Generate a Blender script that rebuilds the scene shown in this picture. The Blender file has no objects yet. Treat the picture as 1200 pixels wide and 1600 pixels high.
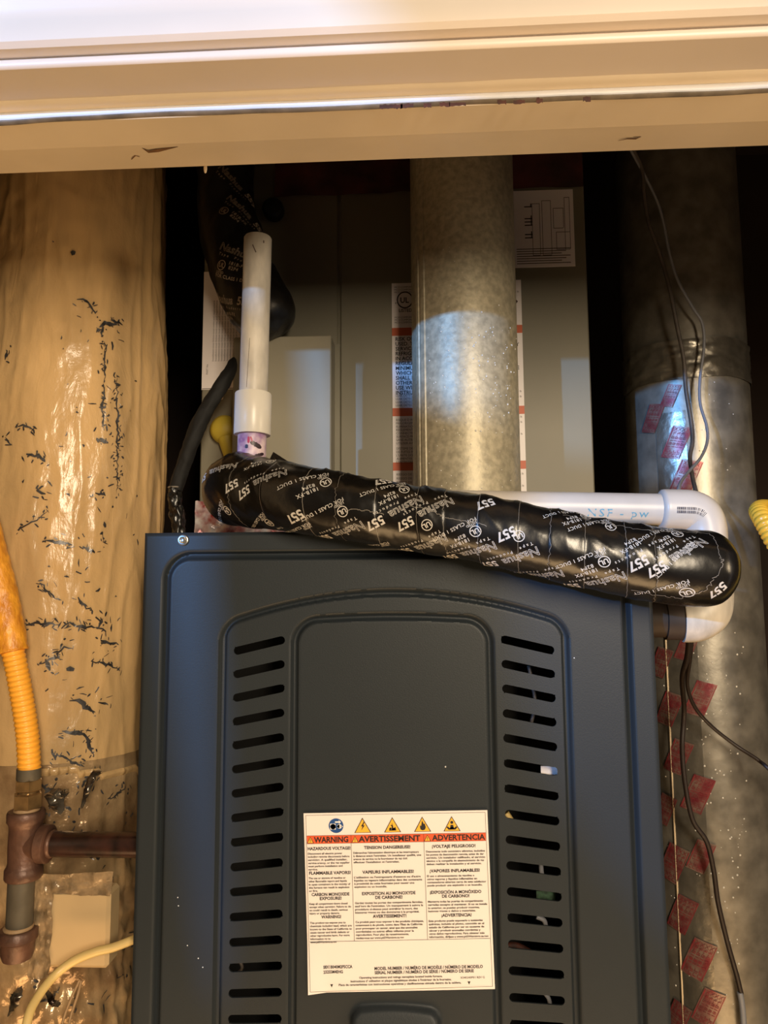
import bpy, math, random
import numpy as np
from mathutils import Vector, Matrix, noise as mnoise

random.seed(7)
rng = np.random.default_rng(7)
SC = bpy.context.scene
COL = SC.collection

# ------------------------------------------------------------------ camera
F = 1150.0                      # focal length in pixels of the 1200x1600 frame
YAW, PITCH, ROLL = 3.0, 6.2, -0.35
CAMZ = 1.25
_R = (Matrix.Rotation(math.radians(YAW), 3, 'Z') @ Matrix.Rotation(math.radians(90 + PITCH), 3, 'X')
      @ Matrix.Rotation(math.radians(ROLL), 3, 'Z'))
RM = np.array(_R)
cam_d = bpy.data.cameras.new('camera')
cam = bpy.data.objects.new('camera', cam_d)
COL.objects.link(cam)
cam.matrix_world = Matrix.Translation((0, 0, CAMZ)) @ _R.to_4x4()
cam_d.sensor_fit = 'VERTICAL'
cam_d.sensor_height = 24.0
cam_d.lens = F / 1600.0 * 24.0
cam_d.clip_start = 0.01
SC.camera = cam

# ------------------------------------------------------------------ world, lights, exposure
world = bpy.data.worlds.new('hall_glow')
SC.world = world
world.use_nodes = True
world.node_tree.nodes['Background'].inputs[0].default_value = (1.0, 0.84, 0.66, 1)
world.node_tree.nodes['Background'].inputs[1].default_value = 0.05
vs = SC.view_settings
vs.view_transform = 'Standard'
vs.look = 'None'
vs.gamma = 1.0
vs.exposure = 0.0
vs.use_curve_mapping = False
SC.cycles.max_bounces = 6
SC.cycles.sample_clamp_indirect = 4.0


def aim(o, loc, target, roll=0.0):
    d = (Vector(target) - Vector(loc)).normalized()
    q = d.to_track_quat('-Z', 'Y').to_matrix().to_4x4()
    o.matrix_world = Matrix.Translation(loc) @ q @ Matrix.Rotation(math.radians(roll), 4, 'Z')


def area(name, loc, target, sx, sy, power, col):
    l = bpy.data.lights.new(name, 'AREA')
    l.shape = 'RECTANGLE'
    l.size, l.size_y, l.energy, l.color = sx, sy, power, col
    o = bpy.data.objects.new(name, l)
    COL.objects.link(o)
    aim(o, loc, target)
    return o


def spot(name, loc, az, el, half_x, half_y, power, col, radius=0.02, blend=0.06, roll=0.0):
    """elliptical beam aimed by compass angle az (from +Y towards +X) and elevation el, half widths in degrees"""
    l = bpy.data.lights.new(name, 'SPOT')
    l.energy, l.color = power, col
    big = max(half_x, half_y)
    l.spot_size, l.spot_blend = math.radians(2 * big), blend
    l.shadow_soft_size = radius
    o = bpy.data.objects.new(name, l)
    COL.objects.link(o)
    a, e = math.radians(az), math.radians(el)
    d = Vector((math.sin(a) * math.cos(e), math.cos(a) * math.cos(e), math.sin(e)))
    aim(o, loc, Vector(loc) + d, roll)
    o.matrix_world = o.matrix_world @ Matrix.Diagonal((math.tan(math.radians(half_x)) / math.tan(math.radians(big)), math.tan(math.radians(half_y)) / math.tan(math.radians(big)), 1, 1))
    return o


# warm hallway lamp, tall and narrow, to the right behind the viewer
area('warm_hall_lamp', (0.55, -1.25, CAMZ + 0.42), (0.0, 0.75, CAMZ), 0.26, 0.80, 37, (1.0, 0.82, 0.59))
# added low fill lamp, stands in for warm bounce off the hallway floor
area('floor_bounce_fill', (0.05, 0.16, CAMZ - 1.0), (0.05, 0.34, CAMZ + 0.3), 1.2, 0.4, 10, (1.0, 0.64, 0.31))
# a second warm lamp far to the right, low, grazing across the closet
area('warm_side_lamp', (1.6, -0.12, CAMZ + 0.08), (-0.25, 0.72, CAMZ + 0.1), 0.3, 0.3, 7, (1.0, 0.76, 0.48))
# cool daylight from a window far down the hall, left behind the viewer; split into three added beams shaped to leave the viewer's shadow dark
WIN, COOL, WP = (-1.77, -1.88, CAMZ + 0.56), (0.17, 0.45, 1.0), 400
spot('shaped_window_daylight', WIN, 34.8, -4.7, 3.3, 2.0, WP, COOL, 0.022, roll=-27)
spot('shaped_window_daylight', WIN, 42.4, -10.5, 6.0, 6.0, WP, COOL, 0.022)
spot('shaped_window_daylight', WIN, 32.05, -9.8, 0.38, 7.0, WP, COOL, 0.018, roll=5)


# ------------------------------------------------------------------ helpers
def ray(px, py):
    return RM @ np.array([(px - 600) / F, (800 - py) / F, -1.0])


def W(px, py, Y):
    d = ray(px, py)
    p = d * (Y / d[1])
    return np.array([p[0], p[1], p[2] + CAMZ])


def Yat(px, py, z):
    d = ray(px, py)
    return float(d[1] * (z - CAMZ) / d[2])


def proj(P):
    c = (np.asarray(P) - np.array([0, 0, CAMZ])) @ RM
    return np.stack([600 + F * c[..., 0] / -c[..., 2], 800 - F * c[..., 1] / -c[..., 2]], -1)


def lin(c):
    return tuple(((v / 255) / 12.92 if v / 255 <= 0.04045 else ((v / 255 + 0.055) / 1.055) ** 2.4) for v in c) + (1,)


def mat(name, c, rough=0.5, metal=0.0, var=0.0, var_scale=20.0, bump=0.0, bump_scale=80.0, stretch=None, c2=None,
        spec=0.5, coat=0.0, two_scale=None, rough_var=0.0):
    m = bpy.data.materials.new(name)
    m.use_nodes = True
    nt = m.node_tree
    b = nt.nodes['Principled BSDF']
    b.inputs['Base Color'].default_value = lin(c)
    b.inputs['Roughness'].default_value = rough
    b.inputs['Metallic'].default_value = metal
    b.inputs['Specular IOR Level'].default_value = spec
    b.inputs['Coat Weight'].default_value = coat
    tc = nt.nodes.new('ShaderNodeTexCoord')
    src = tc.outputs['Object']
    if stretch:
        mp = nt.nodes.new('ShaderNodeMapping')
        mp.inputs['Scale'].default_value = stretch
        nt.links.new(src, mp.inputs['Vector'])
        src = mp.outputs['Vector']
    if var or c2:
        n = nt.nodes.new('ShaderNodeTexNoise')
        n.inputs['Scale'].default_value = var_scale
        n.inputs['Detail'].default_value = 5
        nt.links.new(src, n.inputs['Vector'])
        r = nt.nodes.new('ShaderNodeValToRGB')
        r.color_ramp.elements[0].position = 0.35
        r.color_ramp.elements[1].position = 0.65
        lo = c2 if c2 else tuple(v * (1 - var) for v in c)
        r.color_ramp.elements[0].color = lin(lo)
        r.color_ramp.elements[1].color = lin(c)
        nt.links.new(n.outputs['Fac'], r.inputs['Fac'])
        nt.links.new(r.outputs['Color'], b.inputs['Base Color'])
        if rough_var:
            mr = nt.nodes.new('ShaderNodeMapRange')
            mr.inputs['To Min'].default_value = rough - rough_var
            mr.inputs['To Max'].default_value = rough + rough_var
            nt.links.new(n.outputs['Fac'], mr.inputs['Value'])
            nt.links.new(mr.outputs['Result'], b.inputs['Roughness'])
    if bump:
        n2 = nt.nodes.new('ShaderNodeTexNoise')
        n2.inputs['Scale'].default_value = bump_scale
        n2.inputs['Detail'].default_value = 4
        nt.links.new(src, n2.inputs['Vector'])
        bp = nt.nodes.new('ShaderNodeBump')
        bp.inputs['Strength'].default_value = bump
        bp.inputs['Distance'].default_value = 0.002
        nt.links.new(n2.outputs['Fac'], bp.inputs['Height'])
        nt.links.new(bp.outputs['Normal'], b.inputs['Normal'])
    return m


WLOC = {}


def obj(name, verts, faces, m, parent=None, smooth=False, kind=None):
    """one mesh object; verts are world coordinates"""
    v = np.asarray(verts, float).reshape(-1, 3)
    if parent is not None:
        off = WLOC[parent.name]
        v = v - off
        wl = off
    else:
        wl = np.zeros(3)
    me = bpy.data.meshes.new(name)
    fa = np.asarray(faces) if not isinstance(faces, list) else None
    if fa is not None and fa.ndim == 2:
        n, k = fa.shape
        me.vertices.add(len(v))
        me.vertices.foreach_set('co', v.ravel())
        me.loops.add(n * k)
        me.loops.foreach_set('vertex_index', fa.ravel().astype(np.int32))
        me.polygons.add(n)
        me.polygons.foreach_set('loop_start', np.arange(0, n * k, k, dtype=np.int32))
        me.update(calc_edges=True)
    else:
        me.from_pydata([tuple(x) for x in v], [], [tuple(int(i) for i in f) for f in faces])
    me.validate()
    if smooth:
        me.polygons.foreach_set('use_smooth', np.ones(len(me.polygons), bool))
    me.materials.append(m)
    o = bpy.data.objects.new(name, me)
    COL.objects.link(o)
    if parent is not None:
        o.parent = parent
    WLOC[o.name] = wl
    if kind:
        o['kind'] = kind
    return o


def thing(name, label, cat, loc, group=None):
    o = bpy.data.objects.new(name, None)
    o.empty_display_size = 0.02
    COL.objects.link(o)
    o.location = tuple(loc)
    WLOC[o.name] = np.array(loc, float)
    tag(o, label, cat, group)
    return o


def tag(o, label, cat, group=None):
    o['label'] = label
    o['category'] = cat
    if group:
        o['group'] = group
    return o


class MB:
    """collects primitives for ONE mesh object"""

    def __init__(self):
        self.v, self.f, self.n = [], [], 0

    def add(self, v, f):
        v = np.asarray(v, float).reshape(-1, 3)
        self.v.append(v)
        for q in f:
            self.f.append([int(i) + self.n for i in q])
        self.n += len(v)
        return self

    def box(self, lo, hi, bev=0.0):
        (x0, y0, z0), (x1, y1, z1) = lo, hi
        if bev <= 0:
            v = [(x, y, z) for x in (x0, x1) for y in (y0, y1) for z in (z0, z1)]
            f = [(0, 1, 3, 2), (4, 6, 7, 5), (0, 4, 5, 1), (2, 3, 7, 6), (0, 2, 6, 4), (1, 5, 7, 3)]
            return self.add(v, f)
        b = bev
        v, f = [], []
        # chamfered box: 24 vertices
        idx = {}
        for sx in (0, 1):
            for sy in (0, 1):
                for sz in (0, 1):
                    X, Yv, Z = (x0, x1)[sx], (y0, y1)[sy], (z0, z1)[sz]
                    dx, dy, dz = (b, -b)[sx], (b, -b)[sy], (b, -b)[sz]
                    for a, p in (('x', (X, Yv + dy, Z + dz)), ('y', (X + dx, Yv, Z + dz)), ('z', (X + dx, Yv + dy, Z))):
                        idx[(sx, sy, sz, a)] = len(v)
                        v.append(p)
        I = idx
        for s in (0, 1):
            f.append([I[(s, 0, 0, 'x')], I[(s, 1, 0, 'x')], I[(s, 1, 1, 'x')], I[(s, 0, 1, 'x')]])
            f.append([I[(0, s, 0, 'y')], I[(1, s, 0, 'y')], I[(1, s, 1, 'y')], I[(0, s, 1, 'y')]])
            f.append([I[(0, 0, s, 'z')], I[(1, 0, s, 'z')], I[(1, 1, s, 'z')], I[(0, 1, s, 'z')]])
        for a in (0, 1):
            for c in (0, 1):
                f.append([I[(a, c, 0, 'x')], I[(a, c, 1, 'x')], I[(a, c, 1, 'y')], I[(a, c, 0, 'y')]])
                f.append([I[(a, 0, c, 'x')], I[(a, 1, c, 'x')], I[(a, 1, c, 'z')], I[(a, 0, c, 'z')]])
                f.append([I[(0, a, c, 'y')], I[(1, a, c, 'y')], I[(1, a, c, 'z')], I[(0, a, c, 'z')]])
        for sx in (0, 1):
            for sy in (0, 1):
                for sz in (0, 1):
                    f.append([I[(sx, sy, sz, 'x')], I[(sx, sy, sz, 'y')], I[(sx, sy, sz, 'z')]])
        return self.add(v, f)

    def lathe(self, base, axis, prof, seg=32):
        """prof: list of (distance along axis, radius)"""
        a = np.array(axis, float)
        a /= np.linalg.norm(a)
        h = np.array([0, 0, 1.0]) if abs(a[2]) < 0.9 else np.array([0, 1.0, 0])
        u = np.cross(h, a)
        u /= np.linalg.norm(u)
        w = np.cross(a, u)
        ang = np.linspace(0, 2 * np.pi, seg, endpoint=False)
        v = []
        for d, r in prof:
            for t in ang:
                v.append(np.array(base) + a * d + r * (np.cos(t) * u + np.sin(t) * w))
        f = []
        for i in range(len(prof) - 1):
            for j in range(seg):
                k = (j + 1) % seg
                f.append((i * seg + j, i * seg + k, (i + 1) * seg + k, (i + 1) * seg + j))
        if prof[0][1] > 1e-6:
            f.append(tuple(range(seg - 1, -1, -1)))
        if prof[-1][1] > 1e-6:
            f.append(tuple((len(prof) - 1) * seg + j for j in range(seg)))
        return self.add(v, f)

    def build(self, name, m, parent=None, smooth=False, kind=None, sharp=None):
        o = obj(name, np.concatenate(self.v), self.f, m, parent, smooth, kind)
        if sharp:
            o.data.set_sharp_from_angle(angle=math.radians(sharp))
        return o


def catmull(pts, n):
    p = np.asarray(pts, float)
    k = len(p)
    q = np.vstack([2 * p[0] - p[1], p, 2 * p[-1] - p[-2]])
    out = []
    ts = np.linspace(0, k - 1, n)
    for t in ts:
        i = min(int(t), k - 2)
        u = t - i
        a, b, c, d = q[i], q[i + 1], q[i + 2], q[i + 3]
        out.append(0.5 * (2 * b + (c - a) * u + (2 * a - 5 * b + 4 * c - d) * u * u + (3 * b - a - 3 * c + d) * u ** 3))
    return np.array(out)


class Tube:
    """swept tube kept as a grid P[i along, j around]; theta 0 looks at the viewer (-Y), theta up for horizontal tubes"""

    def __init__(self, C, r, seg=32, face=(0, -1, 0), disp=None, closed_caps=True):
        C = np.asarray(C, float)
        n = len(C)
        r = np.full(n, r, float) if np.isscalar(r) else np.asarray(r, float)
        T = np.gradient(C, axis=0)
        T /= np.linalg.norm(T, axis=1)[:, None]
        f = np.array(face, float)
        V = np.zeros_like(C)
        cur = f
        for i in range(n):
            x = cur - T[i] * np.dot(cur, T[i])
            if np.linalg.norm(x) < 1e-6:
                x = np.cross(T[i], [0.3, 0.5, 0.8])
            V[i] = x / np.linalg.norm(x)
            cur = V[i]
        U = np.cross(V, T)          # 'up' for tubes running to +X
        th = np.linspace(-np.pi, np.pi, seg, endpoint=False)
        self.C, self.r, self.T, self.U, self.V, self.th, self.n, self.seg = C, r, T, U, V, th, n, seg
        self.s = np.concatenate([[0], np.cumsum(np.linalg.norm(np.diff(C, axis=0), axis=1))])
        rr = np.repeat(r[:, None], seg, 1)
        if disp is not None:
            rr = rr + disp(self.s[:, None] + 0 * th[None, :], th[None, :] + 0 * self.s[:, None])
        self.N = np.cos(th)[None, :, None] * V[:, None, :] + np.sin(th)[None, :, None] * U[:, None, :]
        self.P = C[:, None, :] + rr[:, :, None] * self.N
        self.pxy = None

    def mesh(self, name, m, parent=None, cap0=True, cap1=True, kind=None, rows=None):
        i0, i1 = rows if rows else (0, self.n)
        P = self.P[i0:i1]
        n, s = P.shape[:2]
        a = np.arange(n * s).reshape(n, s)
        b = np.roll(a, -1, axis=1)
        F4 = np.stack([a[:-1], b[:-1], b[1:], a[1:]], -1).reshape(-1, 4)
        o = obj(name, P.reshape(-1, 3), F4, m, parent, True, kind)
        if cap0 or cap1:
            import bmesh
            bm = bmesh.new()
            bm.from_mesh(o.data)
            bm.verts.ensure_lookup_table()
            for on, row in ((cap0, a[0]), (cap1, a[-1])):
                if on:
                    try:
                        fc = bm.faces.new([bm.verts[int(k)] for k in row])
                        fc.smooth = False
                    except ValueError:
                        pass
            bmesh.ops.recalc_face_normals(bm, faces=bm.faces)
            bm.to_mesh(o.data)
            bm.free()
        return o

    def at(self, px, py):
        """surface coordinates (s, theta) of the front-facing point seen at a pixel of the photograph"""
        if self.pxy is None:
            self.pxy = proj(self.P)
            eye = np.array([0, 0, CAMZ]) - self.P
            self.front = (eye * self.N).sum(-1) > 0
        d = ((self.pxy - np.array([px, py])) ** 2).sum(-1)
        d = np.where(self.front, d, 1e12)
        i, j = np.unravel_index(np.argmin(d), d.shape)
        return self.s[i], self.th[j]

    def map(self, s, th, off=0.0004):
        s = np.asarray(s, float)
        th = np.asarray(th, float)
        fi = np.interp(s, self.s, np.arange(self.n))
        i = np.clip(fi.astype(int), 0, self.n - 2)
        u = np.clip(fi - i, 0, 1)[:, None]
        fj = ((th + np.pi) / (2 * np.pi) * self.seg) % self.seg
        j = fj.astype(int) % self.seg
        j1 = (j + 1) % self.seg
        w = (fj - np.floor(fj))[:, None]
        P = self.P
        p = (P[i, j] * (1 - w) + P[i, j1] * w) * (1 - u) + (P[i + 1, j] * (1 - w) + P[i + 1, j1] * w) * u
        Nn = self.N[i, j] * (1 - w) + self.N[i, j1] * w
        return p + Nn * off

    def rad(self, s):
        return float(np.interp(s, self.s, self.r))

    def decal(self, px, py, xy, rot=0.0, off=0.0004, flip=1):
        """flat artwork xy (metres) laid on the skin round the point seen at (px,py); x runs along the tube"""
        s0, t0 = self.at(px, py)
        c, sn = math.cos(math.radians(rot)), math.sin(math.radians(rot))
        x = xy[:, 0] * c - xy[:, 1] * sn
        y = xy[:, 0] * sn + xy[:, 1] * c
        r = max(self.rad(s0), 0.004)
        return self.map(s0 + x, t0 + flip * y / r, off)


_tc = {}


def text2d(body, size=1.0, bold=0.0, outline=0.0, spacing=1.0, align='LEFT'):
    """flat lettering as (verts2d, faces); size is close to the line height in metres"""
    key = (body, bold, outline, spacing, align)
    if key not in _tc:
        c = bpy.data.curves.new('t', 'FONT')
        c.body = body
        c.size = 1.0
        c.space_character = spacing
        c.align_x = align
        c.resolution_u = 2
        c.offset = bold
        if outline:
            c.fill_mode = 'NONE'
            c.bevel_depth = outline
            c.bevel_resolution = 0
        else:
            c.fill_mode = 'FRONT'
        o = bpy.data.objects.new('t', c)
        me = o.to_mesh()
        v = np.zeros(len(me.vertices) * 3)
        me.vertices.foreach_get('co', v)
        v = v.reshape(-1, 3)[:, :2].copy()
        f = [tuple(p.vertices) for p in me.polygons]
        o.to_mesh_clear()
        bpy.data.objects.remove(o)
        bpy.data.curves.remove(c)
        _tc[key] = (v, f)
    v, f = _tc[key]
    return v * size, f


def circle2d(r, n=24, cx=0, cy=0, inner=0.0):
    a = np.linspace(0, 2 * np.pi, n, endpoint=False)
    o = np.stack([cx + r * np.cos(a), cy + r * np.sin(a)], 1)
    if inner <= 0:
        return o, [tuple(range(n))]
    i = np.stack([cx + inner * np.cos(a), cy + inner * np.sin(a)], 1)
    f = [(k, (k + 1) % n, n + (k + 1) % n, n + k) for k in range(n)]
    return np.vstack([o, i]), f


def rect2d(x0, y0, x1, y1):
    return np.array([(x0, y0), (x1, y0), (x1, y1), (x0, y1)], float), [(0, 1, 2, 3)]


def ribbon2d(pts, w):
    p = np.asarray(pts, float)
    d = np.gradient(p, axis=0)
    d /= np.linalg.norm(d, axis=1)[:, None] + 1e-9
    nrm = np.stack([-d[:, 1], d[:, 0]], 1)
    w = np.full(len(p), w) if np.isscalar(w) else np.asarray(w)
    v = np.vstack([p + nrm * w[:, None] / 2, p - nrm * w[:, None] / 2])
    n = len(p)
    return v, [(i, i + 1, n + i + 1, n + i) for i in range(n - 1)]


class Art:
    """joins 2D artwork pieces"""

    def __init__(self):
        self.v, self.f, self.n = [], [], 0

    def add(self, vf, dx=0.0, dy=0.0):
        v, f = vf
        if len(v) == 0:
            return self
        self.v.append(np.asarray(v) + np.array([dx, dy]))
        self.f += [tuple(i + self.n for i in q) for q in f]
        self.n += len(v)
        return self

    @property
    def xy(self):
        return np.concatenate(self.v)


def fbm(x, y, z, scale, octv=3):
    x, y, z = np.broadcast_arrays(x, y, z)
    out = np.empty(x.shape)
    of = out.ravel()
    for k, (a, b, c) in enumerate(zip(x.ravel(), y.ravel(), z.ravel())):
        of[k] = mnoise.fractal((a * scale, b * scale, c * scale), 1.0, 2.0, octv)
    return of.reshape(x.shape)


# ------------------------------------------------------------------ materials
M = {}
M['trim'] = mat('white_gloss_paint', (226, 214, 202), 0.38, var=0.05, var_scale=6, bump=0.05, bump_scale=30)
M['jamb'] = mat('cream_jamb_paint', (226, 210, 184), 0.45, var=0.06, var_scale=8, bump=0.05, bump_scale=40)
M['caulk'] = mat('white_caulk', (232, 232, 235), 0.4, bump=0.2, bump_scale=60)
M['chip'] = mat('rust_brown_chip', (74, 32, 18), 0.7, var=0.4, var_scale=200)
M['scuff'] = mat('scuff_brown', (118, 84, 50), 0.7, var=0.3, var_scale=150)
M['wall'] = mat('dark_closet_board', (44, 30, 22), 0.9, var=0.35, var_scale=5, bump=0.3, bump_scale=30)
M['floor'] = mat('brown_floor_boards', (120, 84, 52), 0.6, var=0.3, var_scale=4, stretch=(1, 8, 1))
M['panel'] = mat('slate_grey_paint', (40, 46, 51), 0.46, var=0.05, var_scale=9, bump=0.06, bump_scale=900, spec=0.3)
M['cab'] = mat('charcoal_sheet', (40, 43, 44), 0.5)
M['inside'] = mat('dark_interior', (16, 15, 14), 0.8, var=0.3, var_scale=30)
M['coil'] = mat('olive_grey_paint', (124, 119, 102), 0.48, var=0.05, var_scale=8)
M['box'] = mat('beige_grey_paint', (146, 140, 122), 0.45, var=0.04, var_scale=10)
M['galv'] = mat('galvanised_steel', (194, 184, 158), 0.46, 0.28, var=0.16, var_scale=160, bump=0.12, bump_scale=260, rough_var=0.08)
M['galv2'] = mat('dull_galvanised_steel', (158, 152, 140), 0.38, 0.6, var=0.2, var_scale=40, bump=0.08, bump_scale=160, rough_var=0.1)
M['drop'] = mat('condensation_beads', (225, 222, 214), 0.15)
M['pvc'] = mat('white_pvc', (226, 220, 208), 0.32, var=0.05, var_scale=25)
M['pvc_line'] = mat('drain_line_pvc', (205, 198, 190), 0.35, var=0.06, var_scale=25)
M['pipe_shade'] = mat('shade_brown_pipe', (56, 42, 34), 0.6, var=0.3, var_scale=40)  # shade on the lower white pipe, painted in as dark brown
M['pvc_dirty'] = mat('aged_pvc', (205, 198, 186), 0.42, var=0.14, var_scale=30, stretch=(3, 3, 1))
M['primer'] = mat('purple_primer_stain', (226, 205, 208), 0.45, c2=(138, 96, 150), var_scale=70)
M['primer_dark'] = mat('dark_primer_drip', (40, 18, 34), 0.4)
M['primer_red'] = mat('magenta_primer_streak', (176, 60, 92), 0.4)
M['tape'] = mat('black_vinyl_tape', (19, 17, 15), 0.27, bump=0.22, bump_scale=55, spec=0.6, rough_var=0.06, var=0.2, var_scale=30)
M['tape_old'] = mat('black_wrap_dusty', (15, 13, 12), 0.4, bump=0.4, bump_scale=60, var=0.2, var_scale=30)
M['print'] = mat('white_tape_print', (196, 192, 186), 0.45)
M['print_dim'] = mat('grey_tape_print', (160, 144, 126), 0.5)
M['edge'] = mat('silver_tape_edge', (120, 114, 106), 0.35)
M['label'] = mat('label_paper', (238, 230, 228), 0.45)
M['ink'] = mat('black_ink', (30, 24, 24), 0.6)
M['ink_soft'] = mat('grey_ink', (92, 80, 74), 0.6)
M['orange'] = mat('warning_orange', (226, 92, 48), 0.5)
M['orange2'] = mat('coil_label_orange', (200, 96, 58), 0.5)
M['yellow_sign'] = mat('hazard_yellow', (244, 186, 60), 0.5)
M['blue_sign'] = mat('mandatory_blue', (22, 74, 140), 0.5)
M['white_ink'] = mat('white_ink', (225, 225, 225), 0.5)
M['teal'] = mat('pale_blue_print', (98, 160, 186), 0.5)
M['navy'] = mat('barcode_ink', (44, 44, 66), 0.5)
M['steel'] = mat('zinc_screw', (170, 168, 162), 0.3, 0.9)
M['rubber'] = mat('black_sleeve', (8, 8, 8), 0.75, bump=0.3, bump_scale=150)
M['foil'] = mat('red_printed_foil_tape', (224, 226, 232), 0.25, 0.3, c2=(150, 30, 34), var_scale=55, bump=0.5, bump_scale=120)
M['clear'] = mat('shiny_dark_red_film', (112, 62, 60), 0.2, 0.2, c2=(66, 50, 46), var_scale=18, bump=0.3, bump_scale=60)
M['redprint'] = mat('red_foil_print', (150, 52, 58), 0.45, 0.2, c2=(112, 56, 56), var_scale=170)
M['foiltape'] = mat('silver_foil_tape', (160, 154, 142), 0.3, 0.8, var=0.15, var_scale=50, bump=0.3, bump_scale=90)
M['yellow'] = mat('yellow_cap_plastic', (190, 168, 58), 0.5)
M['csst'] = mat('orange_yellow_jacket', (250, 176, 58), 0.36)
M['csst2'] = mat('golden_jacket', (226, 176, 58), 0.3)
M['jacket'] = mat('mottled_orange_jacket', (240, 168, 52), 0.35, c2=(196, 126, 36), var_scale=70, bump=0.5, bump_scale=160, stretch=(2, 2, 1))
M['brass'] = mat('tarnished_brass', (178, 144, 98), 0.26, 0.7, var=0.25, var_scale=60)
M['iron'] = mat('brown_cast_iron', (108, 77, 63), 0.42, 0.25, var=0.25, var_scale=60, bump=0.25, bump_scale=220)
M['iron_dark'] = mat('black_iron_pipe', (34, 22, 19), 0.28, 0.2, c2=(66, 40, 33), var_scale=70)
M['iron_grey'] = mat('grey_pipe_nipple', (104, 97, 84), 0.42, 0.3, var=0.15, var_scale=60)
M['dope'] = mat('thread_sealant', (166, 136, 100), 0.6, bump=0.5, bump_scale=200)
M['wire'] = mat('grey_thermostat_wire', (92, 84, 78), 0.5, var=0.2, var_scale=60)
M['wire_dark'] = mat('brown_wire', (44, 34, 30), 0.5)
M['wire_blue'] = mat('pale_grey_wire', (132, 134, 142), 0.45)
M['cable'] = mat('cream_cable', (226, 196, 128), 0.4)
M['beige'] = mat('beige_box_plastic', (206, 178, 134), 0.5, var=0.05, var_scale=10)
M['chipgrey'] = mat('bare_grey_film', (92, 90, 90), 0.3, 0.4, var=0.4, var_scale=150)


def duct_material():
    """cream film over foil: streaky, crinkled, worn through to grey along cracks"""
    m = mat('cream_vapour_film', (212, 176, 124), 0.22, var=0.1, var_scale=14, stretch=(3, 3, 0.5))
    nt = m.node_tree
    b = nt.nodes['Principled BSDF']
    tc = nt.nodes.new('ShaderNodeTexCoord')
    mp = nt.nodes.new('ShaderNodeMapping')
    mp.inputs['Scale'].default_value = (1.0, 1.0, 0.35)
    nt.links.new(tc.outputs['Object'], mp.inputs['Vector'])
    n1 = nt.nodes.new('ShaderNodeTexNoise')
    n1.inputs['Scale'].default_value = 60
    n1.inputs['Detail'].default_value = 6
    n1.inputs['Distortion'].default_value = 0.8
    nt.links.new(mp.outputs['Vector'], n1.inputs['Vector'])
    n2 = nt.nodes.new('ShaderNodeTexNoise')
    n2.inputs['Scale'].default_value = 170
    n2.inputs['Detail'].default_value = 3
    nt.links.new(tc.outputs['Object'], n2.inputs['Vector'])
    mx = nt.nodes.new('ShaderNodeMath')
    mx.operation = 'MULTIPLY_ADD'
    mx.inputs[1].default_value = 0.25
    nt.links.new(n2.outputs['Fac'], mx.inputs[0])
    nt.links.new(n1.outputs['Fac'], mx.inputs[2])
    bp = nt.nodes.new('ShaderNodeBump')
    bp.inputs['Strength'].default_value = 0.35
    bp.inputs['Distance'].default_value = 0.004
    nt.links.new(mx.outputs[0], bp.inputs['Height'])
    nt.links.new(bp.outputs['Normal'], b.inputs['Normal'])
    return m


M['duct'] = duct_material()

# ------------------------------------------------------------------ setting
zs = W(600, 250, 0.50)[2]                  # underside of the head jamb
Y_seam = Yat(600, 213, zs)
Y_jamb = Yat(600, 168, zs)
z_cas = W(600, 150, Y_jamb)[2]
Y_bead = Yat(600, 79, z_cas)
z_bead = W(600, 64, Y_bead)[2]
Y_trim = Yat(600, 45, z_bead)
XL, XR = -0.62, 0.72


def extrude_x(prof, x0, x1, n=2):
    prof = np.asarray(prof, float)
    xs = np.linspace(x0, x1, n)
    k = len(prof)
    v = [(x, p[0], p[1]) for x in xs for p in prof]
    f = []
    for i in range(n - 1):
        for j in range(k):
            j2 = (j + 1) % k
            f.append((i * k + j, (i + 1) * k + j, (i + 1) * k + j2, i * k + j2))
    f.append(tuple(range(k)))
    f.append(tuple((n - 1) * k + j for j in range(k - 1, -1, -1)))
    return np.array(v), f


def struct(name, v, f, m, smooth=False):
    o = obj(name, v, f, m, None, smooth)
    o['kind'] = 'structure'
    return o


# head jamb: front board and a rear stop board set 1.5 mm higher
v, f = extrude_x([(Y_jamb, zs + 0.0015), (Y_jamb + 0.0015, zs), (Y_seam - 0.0006, zs), (Y_seam - 0.0006, z_cas + 0.03), (Y_jamb, z_cas + 0.03)], XL, XR)
struct('trim_1', v, f, M['jamb'])
Y_rear = Yat(600, 250, zs + 0.012)
v, f = extrude_x([(Y_seam, zs + 0.0008), (Y_rear - 0.0015, zs + 0.0115), (Y_rear, zs + 0.0135), (Y_rear, z_cas + 0.03), (Y_seam, z_cas + 0.03)], XL, XR)
struct('trim_2', v, f, M['jamb'])
# casing: stepped, with a rounded bead and an ogee face above
pr = [(Y_jamb + 0.004, z_cas), (Y_bead + 0.0022, z_cas)]
for a in np.linspace(-90, 90, 7):
    pr.append((Y_bead + 0.0022 - 0.0022 * math.cos(math.radians(a)), (z_cas + z_bead) / 2 + (z_bead - z_cas) / 2 * math.sin(math.radians(a))))
pr += [(Y_bead + 0.003, z_bead + 0.0005), (Y_trim + 0.003, z_bead + 0.0005), (Y_trim, z_bead + 0.003), (Y_trim - 0.0008, z_bead + 0.012),
       (Y_trim + 0.0005, z_bead + 0.016), (Y_trim + 0.0005, z_bead + 0.024), (Y_trim - 0.0015, z_bead + 0.028), (Y_trim - 0.0015, z_bead + 0.075),
       (Y_jamb + 0.004, z_bead + 0.075)]
v, f = extrude_x(pr, XL, XR)
c_o = struct('trim_3', v, f, M['trim'], True)
c_o.data.set_sharp_from_angle(angle=math.radians(35))
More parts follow.
